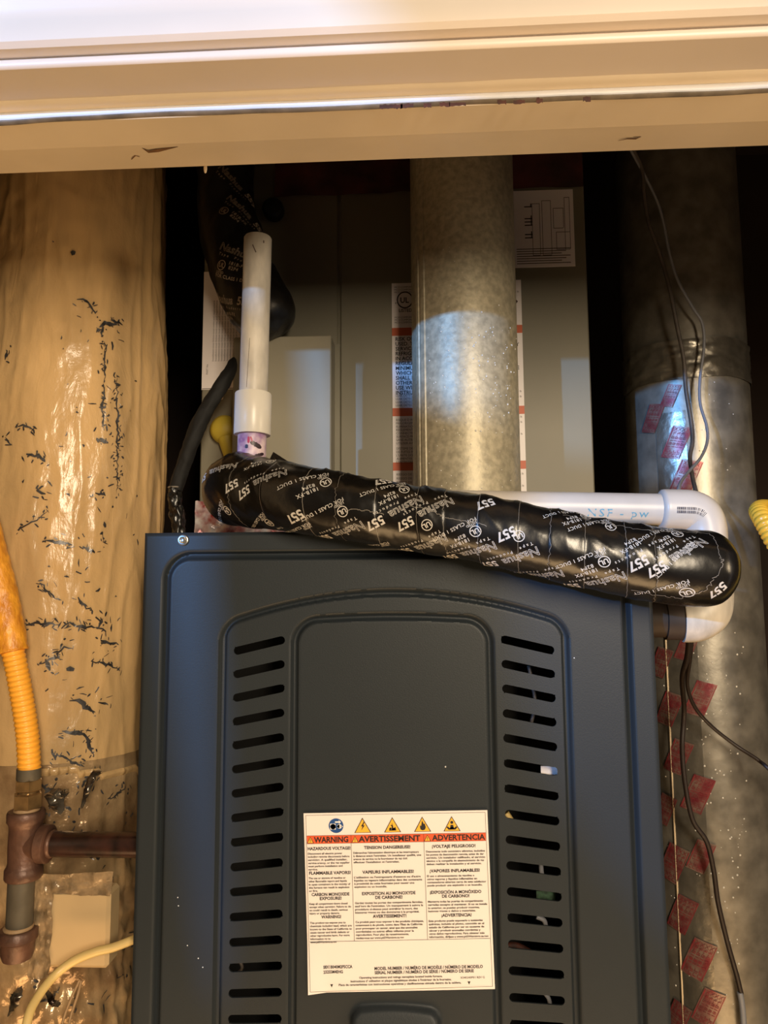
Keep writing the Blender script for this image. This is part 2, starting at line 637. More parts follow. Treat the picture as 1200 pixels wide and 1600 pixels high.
# caulk line with a wavy torn lower edge, lying on the jamb edge
n = 160
xs = np.linspace(XL, XR, n)
wob = np.array([mnoise.noise((x * 9, 3.1, 0)) * 0.0022 + mnoise.noise((x * 28, 7.7, 0)) * 0.0007 for x in xs])
mb = MB()
v = []
for x, w in zip(xs, wob):
    lo = zs + 0.0009 + w * 0.6
    hi = z_cas - 0.0010 + w * 0.4
    v += [(x, Y_jamb + 0.001, lo), (x, Y_jamb - 0.0016, lo + 0.0006), (x, Y_jamb - 0.0022, (lo + hi) / 2), (x, Y_jamb - 0.0012, hi), (x, Y_jamb + 0.001, hi + 0.0006)]
f = [(i * 5 + j, (i + 1) * 5 + j, (i + 1) * 5 + j + 1, i * 5 + j + 1) for i in range(n - 1) for j in range(4)]
cau = obj('caulk_bead', v, f, M['caulk'], bpy.data.objects['trim_1'], True)
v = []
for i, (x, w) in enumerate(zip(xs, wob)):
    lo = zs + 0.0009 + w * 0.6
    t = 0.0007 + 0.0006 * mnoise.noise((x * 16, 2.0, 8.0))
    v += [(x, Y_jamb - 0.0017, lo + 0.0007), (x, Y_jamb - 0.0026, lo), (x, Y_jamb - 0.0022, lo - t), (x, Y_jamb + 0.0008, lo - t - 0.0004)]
obj('caulk_shade_strip', v, [(i * 4 + j, (i + 1) * 4 + j, (i + 1) * 4 + j + 1, i * 4 + j + 1) for i in range(n - 1) for j in range(3)], mat('shade_grey_caulk', (128, 116, 100), 0.6, var=0.3, var_scale=60), bpy.data.objects['trim_1'], True)  # grey strip: shade under the caulk put into its colour
v = []
for i, x in enumerate(xs):
    w = mnoise.noise((x * 7, 1.0, 5.0)) * 0.0016 + mnoise.noise((x * 23, 4.0, 5.0)) * 0.0006
    v += [(x, Y_jamb - 0.0105 + w, z_cas + 0.0002), (x, Y_jamb - 0.0100 + w, z_cas - 0.0009), (x, Y_jamb - 0.004, z_cas - 0.0013), (x, Y_jamb + 0.0005, z_cas - 0.0022)]
obj('caulk_fillet', v, [(i * 4 + j, (i + 1) * 4 + j, (i + 1) * 4 + j + 1, i * 4 + j + 1) for i in range(n - 1) for j in range(3)], M['jamb'], bpy.data.objects['trim_1'], True)
# rusty flecks under the caulk, and scuffs on the soffit
fl = MB()
for px, w, h in ((604, 22, 4.5), (622, 14, 4), (636, 20, 4.5), (668, 12, 4), (695, 16, 4), (715, 26, 3), (784, 14, 4), (811, 18, 3.5), (843, 10, 5), (917, 12, 4)):
    py = 166 - (px - 600) * 0.038
    a = W(px - w / 2, py + 2, Y_jamb - 0.0034)
    b = W(px + w / 2, py + 1.6, Y_jamb - 0.0034)
    hh = h * 0.62 / F
    k = 6
    t = np.linspace(0, 1, k)
    top = [a + (b - a) * q + np.array([0, 0, hh * (0.6 + 0.5 * random.random())]) for q in t]
    bot = [a + (b - a) * q - np.array([0, 0, hh * (0.2 + 0.6 * random.random())]) for q in t]
    fl.add(top + bot, [(i, k + i, k + i + 1, i + 1) for i in range(k - 1)])
fl.build('rust_fleck', M['chip'], bpy.data.objects['trim_1'])
for k, (pts, wd) in enumerate((([(222, 234), (232, 240), (246, 238), (262, 235), (278, 232)], (1, 7, 9, 5, 1)), ([(205, 258), (211, 252), (218, 254)], (2, 3, 2)),
                               ([(966, 229), (980, 226), (994, 226), (1002, 223), (990, 223)], (1, 3, 4, 2, 1)))):
    pp = np.array([W(x, y, Yat(x, y, zs + 0.0007))[:2] for x, y in pts])
    v2, f2 = ribbon2d(pp, np.array(wd) * 0.45 / F)
    zz = zs - 0.0003 if k != 9 else zs
    yy = v2[:, 1].mean()
    zz = (zs + 0.0008 + (yy - Y_seam) / (Y_rear - 0.0015 - Y_seam) * 0.0107 if yy > Y_seam else zs) - 0.0007
    obj('scuff', np.column_stack([v2, np.full(len(v2), zz)]), f2, M['scuff'], bpy.data.objects['trim_2'])
# paint drip on the rear edge
a = W(321, 262, Y_rear - 0.001)
MB().lathe(a + np.array([0, 0, 0.003]), (0, 0, -1), [(0, 0.0012), (0.004, 0.0014), (0.0065, 0.0009), (0.0075, 0.0002)], 10).build('paint_drip', M['jamb'], bpy.data.objects['trim_2'], True)

# side jambs of the closet opening, just outside the picture
MB().box((-1.10, Y_trim, 0), (-0.43, 0.50, zs + 0.002), 0.002).build('trim_4', M['jamb'])['kind'] = 'structure'
MB().box((0.67, Y_trim, 0), (0.71, 0.50, zs + 0.002), 0.002).build('trim_5', M['jamb'])['kind'] = 'structure'
# closet shell
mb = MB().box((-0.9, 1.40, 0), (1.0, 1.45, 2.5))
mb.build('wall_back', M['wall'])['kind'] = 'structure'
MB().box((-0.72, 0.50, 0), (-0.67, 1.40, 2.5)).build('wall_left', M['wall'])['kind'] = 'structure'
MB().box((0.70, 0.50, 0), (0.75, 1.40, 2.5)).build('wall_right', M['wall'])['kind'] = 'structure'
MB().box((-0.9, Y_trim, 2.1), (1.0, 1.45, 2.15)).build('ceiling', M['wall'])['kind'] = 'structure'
MB().box((-1.6, -2.6, -0.05), (1.6, 1.45, 0)).build('floor', M['floor'])['kind'] = 'structure'
MB().box((-0.9, Y_trim + 0.012, z_bead + 0.07), (1.0, 0.5, 2.15)).build('wall_front', M['trim'])['kind'] = 'structure'

# ------------------------------------------------------------------ furnace
YP = 0.62
xl, xr = W(203, 1600, YP)[0], W(1050, 1600, YP)[0]
ztop = W(300, 832, YP)[2]
zbot = W(600, 1700, YP)[2]
furnace = thing('furnace', 'dark slate grey gas furnace with louvred arched front panel and warning label', 'furnace', ((xl + xr) / 2, 0.85, 0.0))


def px2(px, py):
    p = W(px, py, YP)
    return p[0], p[2]


def sd_round(a, b, r):
    qa, qb = np.maximum(a + r, 0), np.maximum(b + r, 0)
    return np.hypot(qa, qb) + np.minimum(np.maximum(a + r, b + r), 0) - r


H = 0.00115
nx = int((xr - xl) / H) + 1
nz = int((ztop - zbot) / H) + 1
gx, gz = np.meshgrid(np.linspace(xl, xr, nx), np.linspace(zbot, ztop, nz))
# outer rounded frame
oxl, oxr = px2(252, 1240)[0], px2(990, 1240)[0]
ozt = px2(450, 867)[1]
ocx, ohw = (oxl + oxr) / 2, (oxr - oxl) / 2
d1 = sd_round(np.abs(gx - ocx) - ohw, gz - ozt, 0.021)
# arch frame
axl, axr = px2(347, 1100)[0], px2(886, 1100)[0]
acx, ahw = (axl + axr) / 2, (axr - axl) / 2
azt, asag = px2(620, 926)[1], 0.0255
d2 = sd_round(np.abs(gx - acx) - ahw, gz - (azt - asag * ((gx - acx) / ahw) ** 2), 0.013)
# centre panel
cxl, cxr = px2(460, 1100)[0], px2(767, 1100)[0]
ccx, chw = (cxl + cxr) / 2, (cxr - cxl) / 2
czt = px2(615, 963)[1]
d3 = sd_round(np.abs(gx - ccx) - chw, gz - (czt - 0.0035 * ((gx - ccx) / chw) ** 2), 0.019)


def groove(d, w, depth):
    return -depth * np.exp(-(d / w) ** 4)


def step(d, w):
    return 1 / (1 + np.exp(np.clip(d / w * 3, -30, 30)))


hgt = groove(d1, 0.0030, 0.0052) + groove(d2, 0.0026, 0.0042) + groove(d3, 0.0026, 0.0042)
hgt += 0.0016 * step(d1, 0.002) - 0.0006 * step(d2, 0.002)
# grip tab at the bottom
tx, tz = px2(617, 1600)
thw = (px2(690, 1590)[0] - px2(546, 1590)[0]) / 2
tzt = px2(610, 1566)[1]
d4 = sd_round(np.abs(gx - px2(618, 1590)[0]) - thw, gz - (tzt - 0.003 * ((gx - tx) / thw) ** 2), 0.010)
hgt += (0.003 + 0.35 * np.clip(tzt - gz, 0, 0.05)) * step(d4 + 0.002, 0.0022)
# rolled outer edge
ed = np.minimum(np.minimum(gx - xl, xr - gx), ztop - gz)
hgt -= 0.002 * np.exp(-(ed / 0.0016) ** 2)
# slots
slot_sd = np.full(gx.shape, 1.0)
slots = []
NS = 18
lt, lb = np.array(px2(407, 1008)), np.array(px2(397, 1592))
rt, rb = np.array(px2(823, 1008)), np.array(px2(841, 1601))
HL, HWD = 0.0222, 0.00335
for side in (0, 1):
    for k in range(NS):
        q = k / 15.0
        zc = (lt[1] + (lb[1] - lt[1]) * q + rt[1] + (rb[1] - rt[1]) * q) / 2
        xc = (lt[0] + lb[0]) / 2 if side == 0 else (rt[0] + rb[0]) / 2
        sl = 0.232 * (1 - q) + 0.035 * q
        ang = math.atan(sl) * (1 if side == 0 else -1)
        slots.append((xc, zc, ang))
        ca, sa = math.cos(ang), math.sin(ang)
        u = (gx - xc) * ca + (gz - zc) * sa
        w = -(gx - xc) * sa + (gz - zc) * ca
        hl = HL / ca - HWD * 0.2
        sd = np.hypot(np.maximum(np.abs(u) - (hl - HWD), 0), w) - HWD
        slot_sd = np.minimum(slot_sd, sd)
# snap vertices near a slot rim onto the rim
gzz, gxx = np.gradient(slot_sd, H)
gl = np.hypot(gzz, gxx) + 1e-9
near = np.abs(slot_sd) < 0.62 * H
px_, pz_ = gx.copy(), gz.copy()
px_[near] -= (slot_sd * gxx / gl)[near]
pz_[near] -= (slot_sd * gzz / gl)[near]
inside = (slot_sd < -1e-9) & ~near
keepv = ~inside
a = np.arange(nx * nz).reshape(nz, nx)
quads = np.stack([a[:-1, :-1], a[:-1, 1:], a[1:, 1:], a[1:, :-1]], -1).reshape(-1, 4)
kv = keepv.ravel()
# drop faces touching the inside, and faces whose centre lies inside
cen = slot_sd.ravel()[quads].mean(1)
ok = kv[quads].all(1) & ~((cen < 0) & near.ravel()[quads].sum(1).__ge__(3))
quads = quads[ok]
verts = np.column_stack([px_.ravel(), (YP - hgt).ravel(), pz_.ravel()])
used = np.zeros(nx * nz, bool)
used[quads.ravel()] = True
remap = np.cumsum(used) - 1
quads = remap[quads]
verts = verts[used]
front = obj('front_panel', verts, quads, M['panel'], furnace, True)
# give the sheet thickness at slots and returns at its outer edge
import bmesh
bm = bmesh.new()
bm.from_mesh(front.data)
bed = [e for e in bm.edges if e.is_boundary]
off = WLOC[furnace.name]
res = bmesh.ops.extrude_edge_only(bm, edges=bed)
for g in res['geom']:
    if isinstance(g, bmesh.types.BMVert):
        x, z = g.co.x + off[0], g.co.z + off[2]
        onedge = min(x - xl, xr - x, ztop - z, z - zbot) < 0.0005
        g.co.y += 0.022 if onedge else 0.0016
    elif isinstance(g, bmesh.types.BMFace):
        g.smooth = False
bm.to_mesh(front.data)
bm.free()
front.data.set_sharp_from_angle(angle=math.radians(50))

# cabinet shell behind the panel (open to the front)
ci = 0.004
mb = MB()
cx0, cx1, cz1 = xl + ci, xr - ci, ztop - 0.003
mb.box((cx0, YP + 0.024, 0.02), (cx0 + 0.002, 1.22, cz1))
mb.box((cx1 - 0.002, YP + 0.024, 0.02), (cx1, 1.22, cz1))
mb.box((cx0, YP + 0.024, cz1 - 0.002), (cx1, 1.22, cz1))
mb.box((cx0, 1.20, 0.02), (cx1, 1.22, cz1))
mb.box((cx0, YP + 0.024, 0.0), (cx1, 1.22, 0.02))
mb.build('cabinet', M['cab'], furnace)
MB().box((cx0 + 0.002, YP + 0.10, 0.02), (cx1 - 0.002, YP + 0.102, cz1 - 0.002)).build('blower_bulkhead', M['inside'], furnace)
MB().box((xl, YP, 0.03), (xr, YP + 0.022, zbot - 0.004), 0.002).build('lower_door', M['panel'], furnace)
# things glimpsed through the slots
yi = YP + 0.022
for pts, r, m in (([(826, 1040), (832, 1070), (836, 1100), (830, 1130)], 0.0016, 'wire'), ([(790, 1270), (800, 1285), (812, 1300)], 0.003, 'cable'),
                  ([(845, 1345), (846, 1362), (850, 1380)], 0.002, 'wire_blue'), ([(838, 1432), (850, 1438), (853, 1450)], 0.002, 'wire_blue'),
                  ([(850, 1550), (858, 1562), (860, 1580)], 0.0018, 'wire_blue'), ([(784, 1480), (806, 1478), (830, 1490)], 0.003, 'chip'),
                  ([(374, 1500), (378, 1512), (370, 1522)], 0.0015, 'wire')):
    Tube(catmull([W(x, y, yi) for x, y in pts], 14), r, 8).mesh('inner_wire', M[m], furnace)
p0, p1 = W(845, 1197, YP + 0.012), W(882, 1214, YP + 0.012)
MB().box((p0[0], YP + 0.012, p1[2]), (p1[0], YP + 0.0135, p0[2])).build('inner_sticker', M['label'], furnace)['label'] = 'small pale sticker seen inside a slot'
p0, p1 = W(838, 1392, YP + 0.016), W(868, 1408, YP + 0.016)
MB().box((p0[0], YP + 0.016, p1[2]), (p1[0], YP + 0.018, p0[2])).build('circuit_board', mat('green_board', (58, 92, 66), 0.5, var=0.4, var_scale=300), furnace)['label'] = 'green circuit board edge'
# hex screw at the top left corner
p = W(286, 844, YP - 0.0005)
sc = MB().lathe(p, (0, -1, 0), [(0, 0.0046), (0.0008, 0.0046), (0.0011, 0.0040), (0.0011, 0.0030)], 24)
scr = sc.build('screw', M['steel'], furnace, True, sharp=30)
MB().lathe(p + np.array([0, -0.001, 0]), (0, -1, 0), [(0, 0.0029), (0.0021, 0.0029), (0.0026, 0.0022), (0.0022, 0.0012), (0.0021, 0.0)], 6).build('hex_head', M['steel'], scr)
# tiny paint flecks
for x, y in ((278, 1402), (279, 1415), (293, 1477), (310, 1497), (317, 1511), (696, 1198), (897, 1028)):
    MB().lathe(W(x, y, YP - 0.0012), (0, -1, 0), [(0, 0.0007), (0.0004, 0.0005), (0.0006, 0.0001)], 8).build('paint_fleck', M['white_ink'], furnace)

# ---- the warning label
LAB = np.array([W(475, 1269.5, YP), W(761, 1264.5, YP), W(773, 1543, YP), W(483, 1549, YP)])   # TL TR BR BL


def lab3(uv, off=0.0):
    u, v = uv[:, 0:1], uv[:, 1:2]
    p = LAB[0] * (1 - u) * (1 - v) + LAB[1] * u * (1 - v) + LAB[2] * u * v + LAB[3] * (1 - u) * v
    t = np.clip((v - 0.72) / 0.28, 0, 1) * np.clip((0.10 - u) / 0.10, 0, 1)
    lift = 0.0035 * t[:, 0]
    p = p.copy()
    p[:, 1] = YP - 0.0022 - off - lift
    p[:, 2] += 0.0025 * np.clip(u[:, 0] - 0.11, -0.11, 0) * 0 - 0 * lift
    return p


gu, gv = np.meshgrid(np.linspace(0, 1, 41), np.linspace(0, 1, 41))
k = np.arange(41 * 41).reshape(41, 41)
q = np.stack([k[:-1, :-1], k[1:, :-1], k[1:, 1:], k[:-1, 1:]], -1).reshape(-1, 4)
label = obj('warning_label', lab3(np.column_stack([gu.ravel(), gv.ravel()])), q, M['label'], furnace, True)
label['label'] = 'white trilingual warning label with orange bands'
LW, LH = 286.0, 279.0          # artwork is laid out in photograph-sized units, origin top left, y down


def label_part(name, art, m, off):
    xy = art.xy
    uv = np.column_stack([xy[:, 0] / LW, xy[:, 1] / LH])
    o = obj(name, lab3(uv, off), [tuple(reversed(f)) for f in art.f], m, label)
    if 'letter' in name or 'print' in name or 'outline' in name or 'symbol' in name:
        o['kind'] = 'stuff'
    return o


def tx_(art, s, x, y, h, width=None, align='LEFT', bold=0.0, spacing=1.0):
    """one line of lettering: baseline y, cap height h, optionally squeezed to a width"""
    v, f = text2d(s, 1.0, bold, 0, spacing)
    if len(v) == 0:
        return
    v = v.copy()
    cap = 0.70
    v *= h / cap
    w = v[:, 0].max() - v[:, 0].min()
    v[:, 0] -= v[:, 0].min()
    if width:
        v[:, 0] *= width / w
        w = width
    x0 = x if align == 'LEFT' else (x - w / 2 if align == 'CENTER' else x - w)
    art.add((np.column_stack([x0 + v[:, 0], y - v[:, 1]]), f))


def poly(art, pts):
    art.add((np.array(pts, float), [tuple(range(len(pts)))]))


for x0, x1 in ((4, 73.2), (73.4, 186.2), (186.4, 282)):
    label_part('orange_band', Art().add(rect2d(x0, 36, x1, 48.5)), M['orange'], 0.00012)
ink = Art()
for r in ((3.2, 3.2, 282.8, 3.7), (3.2, 3.2, 3.7, 275), (282.3, 3.2, 282.8, 275), (3.2, 274.5, 282.8, 275), (4, 35.6, 282, 36.1), (4, 48.4, 282, 48.8),
          (73, 36, 73.6, 201), (186, 36, 186.6, 201), (4, 201, 282, 201.6)):
    ink.add(rect2d(*r))
tx_(ink, 'WARNING', 15, 46.6, 8.6, 54, bold=0.035)
tx_(ink, 'AVERTISSEMENT', 85, 46.6, 8.6, 96, bold=0.035)
tx_(ink, 'ADVERTENCIA', 199, 46.6, 8.6, 82, bold=0.035)
heads = [(38.5, (('HAZARDOUS VOLTAGE!', 58.6, 67), ('FLAMMABLE VAPORS!', 97, 65), ('CARBON MONOXIDE', 130.5, 59), ('EXPOSURE!', 136.8, 34), ('WARNING!', 165.5, 31))),
         (129, (('TENSION DANGEREUSE!', 58.4, 72), ('VAPEURS INFLAMMABLES!', 97, 80), ('EXPOSITION AU MONOXYDE', 130.5, 83), ('DE CARBONE!', 136.8, 42), ('AVERTISSEMENT!', 166, 52))),
         (232, (('\u00a1VOLTAJE PELIGROSO!', 58.4, 67), ('\u00a1VAPORES INFLAMABLES!', 97, 77), ('\u00a1EXPOSICI\u00d3N A MON\u00d3XIDO', 130.5, 79), ('DE CARBONO!', 136.8, 42), ('\u00a1ADVERTENCIA!', 166.5, 46)))]
for cx, hs in heads:
    for s, y, w in hs:
        tx_(ink, s, cx, y, 4.7, w, 'CENTER', 0.034)
label_part('black_lettering', ink, M['ink'], 0.0002)
body = Art()
cols = [
    (5, 66, [(63, ['Disconnect all electric power', 'including remote disconnects before', 'servicing. A qualified installer,', 'service agency, or the gas supplier', 'must perform installation and', 'service.']),
             (101.5, ['The use or storage of gasoline or', 'other flammable vapors and liquids', 'in open containers in the vicinity of', 'this furnace can result in explosion', 'or fire.']),
             (141.5, ['Keep all compartment doors closed', 'except when servicing. Failure to do', 'so could result in death, serious', 'injury or property damage.']),
             (171, ['This product can expose you to', 'chemicals including lead, which are', 'known to the State of California to', 'cause cancer and birth defects or', 'other reproductive harm. For more', 'information go to', 'www.p65Warnings.ca.gov'])]),
    (76, 107, [(63, ["D\u00e9branchez l'alimentation \u00e9lectrique et les interrupteurs", "\u00e0 distance avant l'entretien. Un installateur qualifi\u00e9, une", 'agence de service ou le fournisseur de gaz doit', "effectuer l'installation et l'entretien."]),
               (101.5, ["L'utilisation ou l'entreposage d'essence ou d'autre", 'liquides ou vapeurs inflammables dans des contenants', '\u00e0 proximit\u00e9 de cette fournaise peut causer une', 'explosion ou un incendie.']),
               (141.5, ['Gardez toutes les portes des compartiments ferm\u00e9es,', "sauf lors de l'entretien. Un manquement \u00e0 suivre la", 'proc\u00e9dure ci-dessus peut entra\u00eener la mort, des', 'blessures graves ou des dommages \u00e0 la propri\u00e9t\u00e9.']),
               (171, ['Ce produit peut vous exposer \u00e0 des produits chimiques,', "notamment \u00e0 du plomb, connu dans l'\u00c9tat de Californie", 'pour provoquer un cancer, ainsi que des anomalies', 'cong\u00e9nitales ou autres effets n\u00e9fastes pour la', 'reproduction. Pour plus de renseignements,', 'rendez-vous sur www.p65Warnings.ca.gov'])]),
    (189, 92, [(63, ['Desconecte todo suministro el\u00e9ctrico, incluidos', 'los puntos de desconexi\u00f3n remota, antes de dar', 'servicio. Un instalador calificado, el servicio', 't\u00e9cnico o la compa\u00f1\u00eda de abastecimiento de gas', 'deben realizar la instalaci\u00f3n y el servicio.']),
               (101.5, ['El uso o almacenamiento de gasolina o', 'otros vapores y l\u00edquidos inflamables en', 'contenedores abiertos cerca de este calefactor', 'puede producir una explosi\u00f3n o un incendio.']),
               (141.5, ['Mantenga todas las puertas de compartimento', 'cerradas excepto al mantener. Si no se instala', 'lo anterior, se pueden producir muertes,', 'lesiones graves o da\u00f1os a materiales.']),
               (171.5, ['Este producto puede exponerlo a sustancias', 'qu\u00edmicas, incluido el plomo, conocido en el', 'estado de California por ser un causante de', 'c\u00e1ncer y producir anomal\u00edas cong\u00e9nitas y', 'otros da\u00f1os reproductivos. Para obtener m\u00e1s', 'informaci\u00f3n, dir\u00edjase a www.p65Warnings.ca.gov'])])]
for x, wmax, blocks in cols:
    for y0, lines in blocks:
        mx = max(len(s) for s in lines)
        for i, s in enumerate(lines):
            tx_(body, s, x, y0 + 2.6 + i * 4.95, 2.9, wmax * len(s) / mx * 0.985, bold=0.03)
tx_(body, 'S8X1B040M2PSCCA', 24, 242.5, 4.6, 45, bold=0.03)
tx_(body, '23255M4EHG', 24, 250, 4.6, 30, bold=0.03)
tx_(body, 'MODEL NUMBER / NUM\u00c9RO DE MOD\u00c8LE / N\u00daMERO DE MODELO', 103, 246.3, 4.6, 166, bold=0.03)
tx_(body, 'SERIAL NUMBER / NUM\u00c9RO DE S\u00c9RIE / N\u00daMERO DE SERIE', 103, 252.6, 4.6, 152, bold=0.03)
tx_(body, 'Operating instructions and ratings nameplate located inside furnace.', 143, 259, 3.0, 128, 'CENTER', 0.028)
tx_(body, "Instructions d' utilisation et plaque signal\u00e9tique situ\u00e9es \u00e0 l'int\u00e9rieur de la fournaise.", 143, 264.2, 3.0, 155, 'CENTER', 0.028)
tx_(body, 'Placa de caracter\u00edsticas con instrucciones operativas y clasificaciones ubicada dentro de la caldera.', 141, 269.4, 3.0, 188, 'CENTER', 0.028)
tx_(body, 'X340243P01 REV G', 234, 262, 3.0, 37, bold=0.01)
for x in (36, 247):
    poly(body, [(x - 2.2, 266.5), (x + 2.2, 266.5), (x, 271.5)])
label_part('small_print', body, M['ink'], 0.0002)
ye, bk, bl, wh = Art(), Art(), Art(), Art()


def tri(art, cx, y0, y1, hw):
    poly(art, [(cx, y0), (cx + hw, y1), (cx - hw, y1)])


for cx in (92, 138.5, 185, 230.5):
    tri(bk, cx, 8.6, 32.6, 13.2)
    ye = Art()
    tri(ye, cx, 10.6, 31.8, 11.4)
    label_part('yellow_triangle', ye, M['yellow_sign'], 0.00024)
for cx in (9.5, 79.5, 192):
    tri(bk, cx, 37.4, 47.6, 5.6)
    ye = Art()
    tri(ye, cx, 38.8, 47.0, 4.2)
    label_part('yellow_triangle', ye, M['yellow_sign'], 0.00024)
bl.add(circle2d(11.6, 32, 50.5, 20.6))
label_part('pictogram_outline', bk, M['ink'], 0.00018)
label_part('blue_disc', bl, M['blue_sign'], 0.00018)
wh.add(circle2d(4.4, 14, 45.8, 22)).add(rect2d(41.2, 17.2, 50, 26.5))
poly(wh, [(49, 13.5), (55, 13.5), (55, 11.5), (58.5, 15), (55, 18), (55, 16), (49, 16)])
wh.add(circle2d(3.6, 14, 56, 21.8)).add(rect2d(52.5, 19.2, 56, 24.4)).add(rect2d(58, 21.2, 61.2, 22.6))
label_part('plug_symbol', wh, M['white_ink'], 0.00026)
sy = Art()
poly(sy, [(94, 15), (89.4, 22.4), (91.8, 22.4), (89.6, 29), (95.4, 20.6), (92.8, 20.6), (95.6, 15)])
for k in range(9):
    a0 = random.uniform(0, 6.28)
    poly(sy, [(138.5 + 1.4 * math.cos(a0), 25 + 1.4 * math.sin(a0)), (138.5 + 6.4 * math.cos(a0 + .2), 25 + 5 * math.sin(a0 + .2)), (138.5 + 3.5 * math.cos(a0 + .7), 25 + 3.5 * math.sin(a0 + .7))])
poly(sy, [(133, 29.8), (134, 25), (137, 28), (138, 17), (140, 26), (143, 24), (144.4, 29.8)])
poly(sy, [(181, 25), (181.6, 22), (183, 23.4), (184.6, 14.6), (187.2, 20.4), (188.4, 19), (190.2, 25), (188.8, 29), (185.4, 30.4), (182, 29)])
sy.add(circle2d(2.4, 14, 230.5, 18.4))
poly(sy, [(227.4, 29), (228.4, 22.4), (232.6, 22.4), (233.6, 29)])
poly(sy, [(222, 26), (224, 24.6), (226.8, 27.2), (230.5, 25.4), (234.2, 27.2), (237, 24.6), (239, 26), (236, 30), (225, 30)])
for cx in (9.5, 79.5, 192):
    sy.add(rect2d(cx - 0.5, 41, cx + 0.5, 44.6)).add(rect2d(cx - 0.5, 45.2, cx + 0.5, 46.2))
label_part('hazard_symbol', sy, M['ink'], 0.00032)

# ------------------------------------------------------------------ evaporator coil cabinet behind
YC = 0.84
kl, kr = W(316, 560, YC)[0], W(922, 560, YC)[0]
kz0, kz1 = ztop - 0.002, W(600, 120, YC)[2]
coil = thing('coil_cabinet', 'olive grey sheet metal coil cabinet standing on the furnace behind the vent pipe', 'coil cabinet', ((kl + kr) / 2, 1.0, kz0))
MB().box((kl + 0.002, YC + 0.003, kz0), (kr - 0.002, 1.2, kz1)).build('body', M['coil'], coil)
xs_ = W(530, 520, YC)[0]
MB().box((kl, YC, kz0 + 0.012), (xs_ - 0.0012, YC + 0.014, kz1 - 0.01), 0.0015).build('access_panel', M['coil'], coil)
MB().box((xs_ + 0.0012, YC, kz0 + 0.012), (kr, YC + 0.014, kz1 - 0.01), 0.0015).build('access_panel', M['coil'], coil)
# crumpled shiny tape along the top of the cabinet
zt0, zt1 = W(700, 300, YC)[2], W(700, 225, YC)[2]
g_u, g_v = np.meshgrid(np.linspace(W(430, 290, YC)[0], kr - 0.001, 90), np.linspace(zt0, zt1, 16))
dy = np.array([mnoise.fractal((x * 30, z * 45, 2.0), 1.0, 2.0, 3) for x, z in zip(g_u.ravel(), g_v.ravel())]) * 0.0016
zw = np.array([mnoise.noise((x * 25, 0, 9.0)) for x in g_u.ravel()]) * 0.003 * (g_v.ravel() < zt0 + 0.01)
k = np.arange(g_u.size).reshape(g_u.shape)
qq = np.stack([k[:-1, :-1], k[:-1, 1:], k[1:, 1:], k[1:, :-1]], -1).reshape(-1, 4)
obj('top_tape', np.column_stack([g_u.ravel(), YC - 0.0022 - np.abs(dy), g_v.ravel() + zw]), qq, M['clear'], coil, True)['label'] = 'shiny dark red printed tape'
# red printed foil tape round the base joint, left end crumpled
g_u, g_v = np.meshgrid(np.linspace(W(306, 810, YC)[0], W(640, 810, YC)[0], 110), np.linspace(kz0 + 0.001, W(340, 783, YC)[2], 26))
dy = np.array([mnoise.fractal((x * 70, z * 70, 5.0), 1.0, 2.0, 3) for x, z in zip(g_u.ravel(), g_v.ravel())]) * 0.004
k = np.arange(g_u.size).reshape(g_u.shape)
qq = np.stack([k[:-1, :-1], k[:-1, 1:], k[1:, 1:], k[1:, :-1]], -1).reshape(-1, 4)
obj('base_foil_tape', np.column_stack([g_u.ravel(), YC - 0.003 - np.abs(dy), g_v.ravel() + dy]), qq, M['foil'], coil)['label'] = 'crumpled silver and red printed foil tape'


def flat_label(name, parent, px0, py0, px1, py1, Y, m=None, th=0.0004):
    a, b = W(px0, py0, Y), W(px1, py1, Y)
    o = MB().box((a[0], Y - th, b[2]), (b[0], Y + 0.0002, a[2])).build(name, m or M['label'], parent)
    return o, a, b


def flat_art(name, parent, art, a, b, m, off, Y, wpx, hpx):
    xy = art.xy
    X = a[0] + xy[:, 0] / wpx * (b[0] - a[0])
    Z = a[2] + xy[:, 1] / hpx * (b[2] - a[2])
    return obj(name, np.column_stack([X, np.full(len(X), Y - off), Z]), [tuple(reversed(f)) for f in art.f], m, parent, False,
               'stuff' if 'letter' in name or 'print' in name else None)


YCf = YC - 0.0002
# tall refrigerant label that passes behind the vent pipe
lo, a, b = flat_label('refrigerant_label', coil, 612, 443, 823, 775, YCf)
lo['label'] = 'tall white label with orange bands behind the vent pipe'
for y in (71, 196, 279):
    flat_art('orange_band', lo, Art().add(rect2d(0, y, 211, y + 12.5)), a, b, M['orange2'], 0.0006, YCf, 211, 332)
ar = Art()
for i, s in enumerate(('RISK OF FIRE. FLAMMABLE', 'USED. TO BE REPAIRED ONLY', 'SERVICE PERSONNEL. DO NOT', 'REFRIGERANT TUBING. DISPOSE', 'IN ACCORDANCE WITH LOCAL', 'REGULATIONS. INSTALL WITH', 'MINIMUM ROOM AREA, IN', 'WHICH THE APPLIANCE', 'SHALL BE STORED, NO', 'OTHER IGNITION SOURCE', 'USE WITH APPROVED', 'INSTRUCTIONS SUPPLIED')):
    tx_(ar, s, 5.5, 91.5 + i * 7.6, 5.8, bold=0.02)
ar.add(circle2d(13.5, 28, 21.5, 27, 11.6))
tx_(ar, 'UL', 14, 31.5, 8.6, 14, bold=0.02)
tx_(ar, 'c', 5.5, 33, 4.0, bold=0.02)
tx_(ar, 'LISTED', 11.5, 46, 5.0, bold=0.02)
tx_(ar, 'LY', 197, 104, 5.6, bold=0.01)
tx_(ar, 'E', 201, 140, 5.6, bold=0.02)
flat_art('black_lettering', lo, ar, a, b, M['ink'], 0.0006, YCf, 211, 332)
ar = Art()
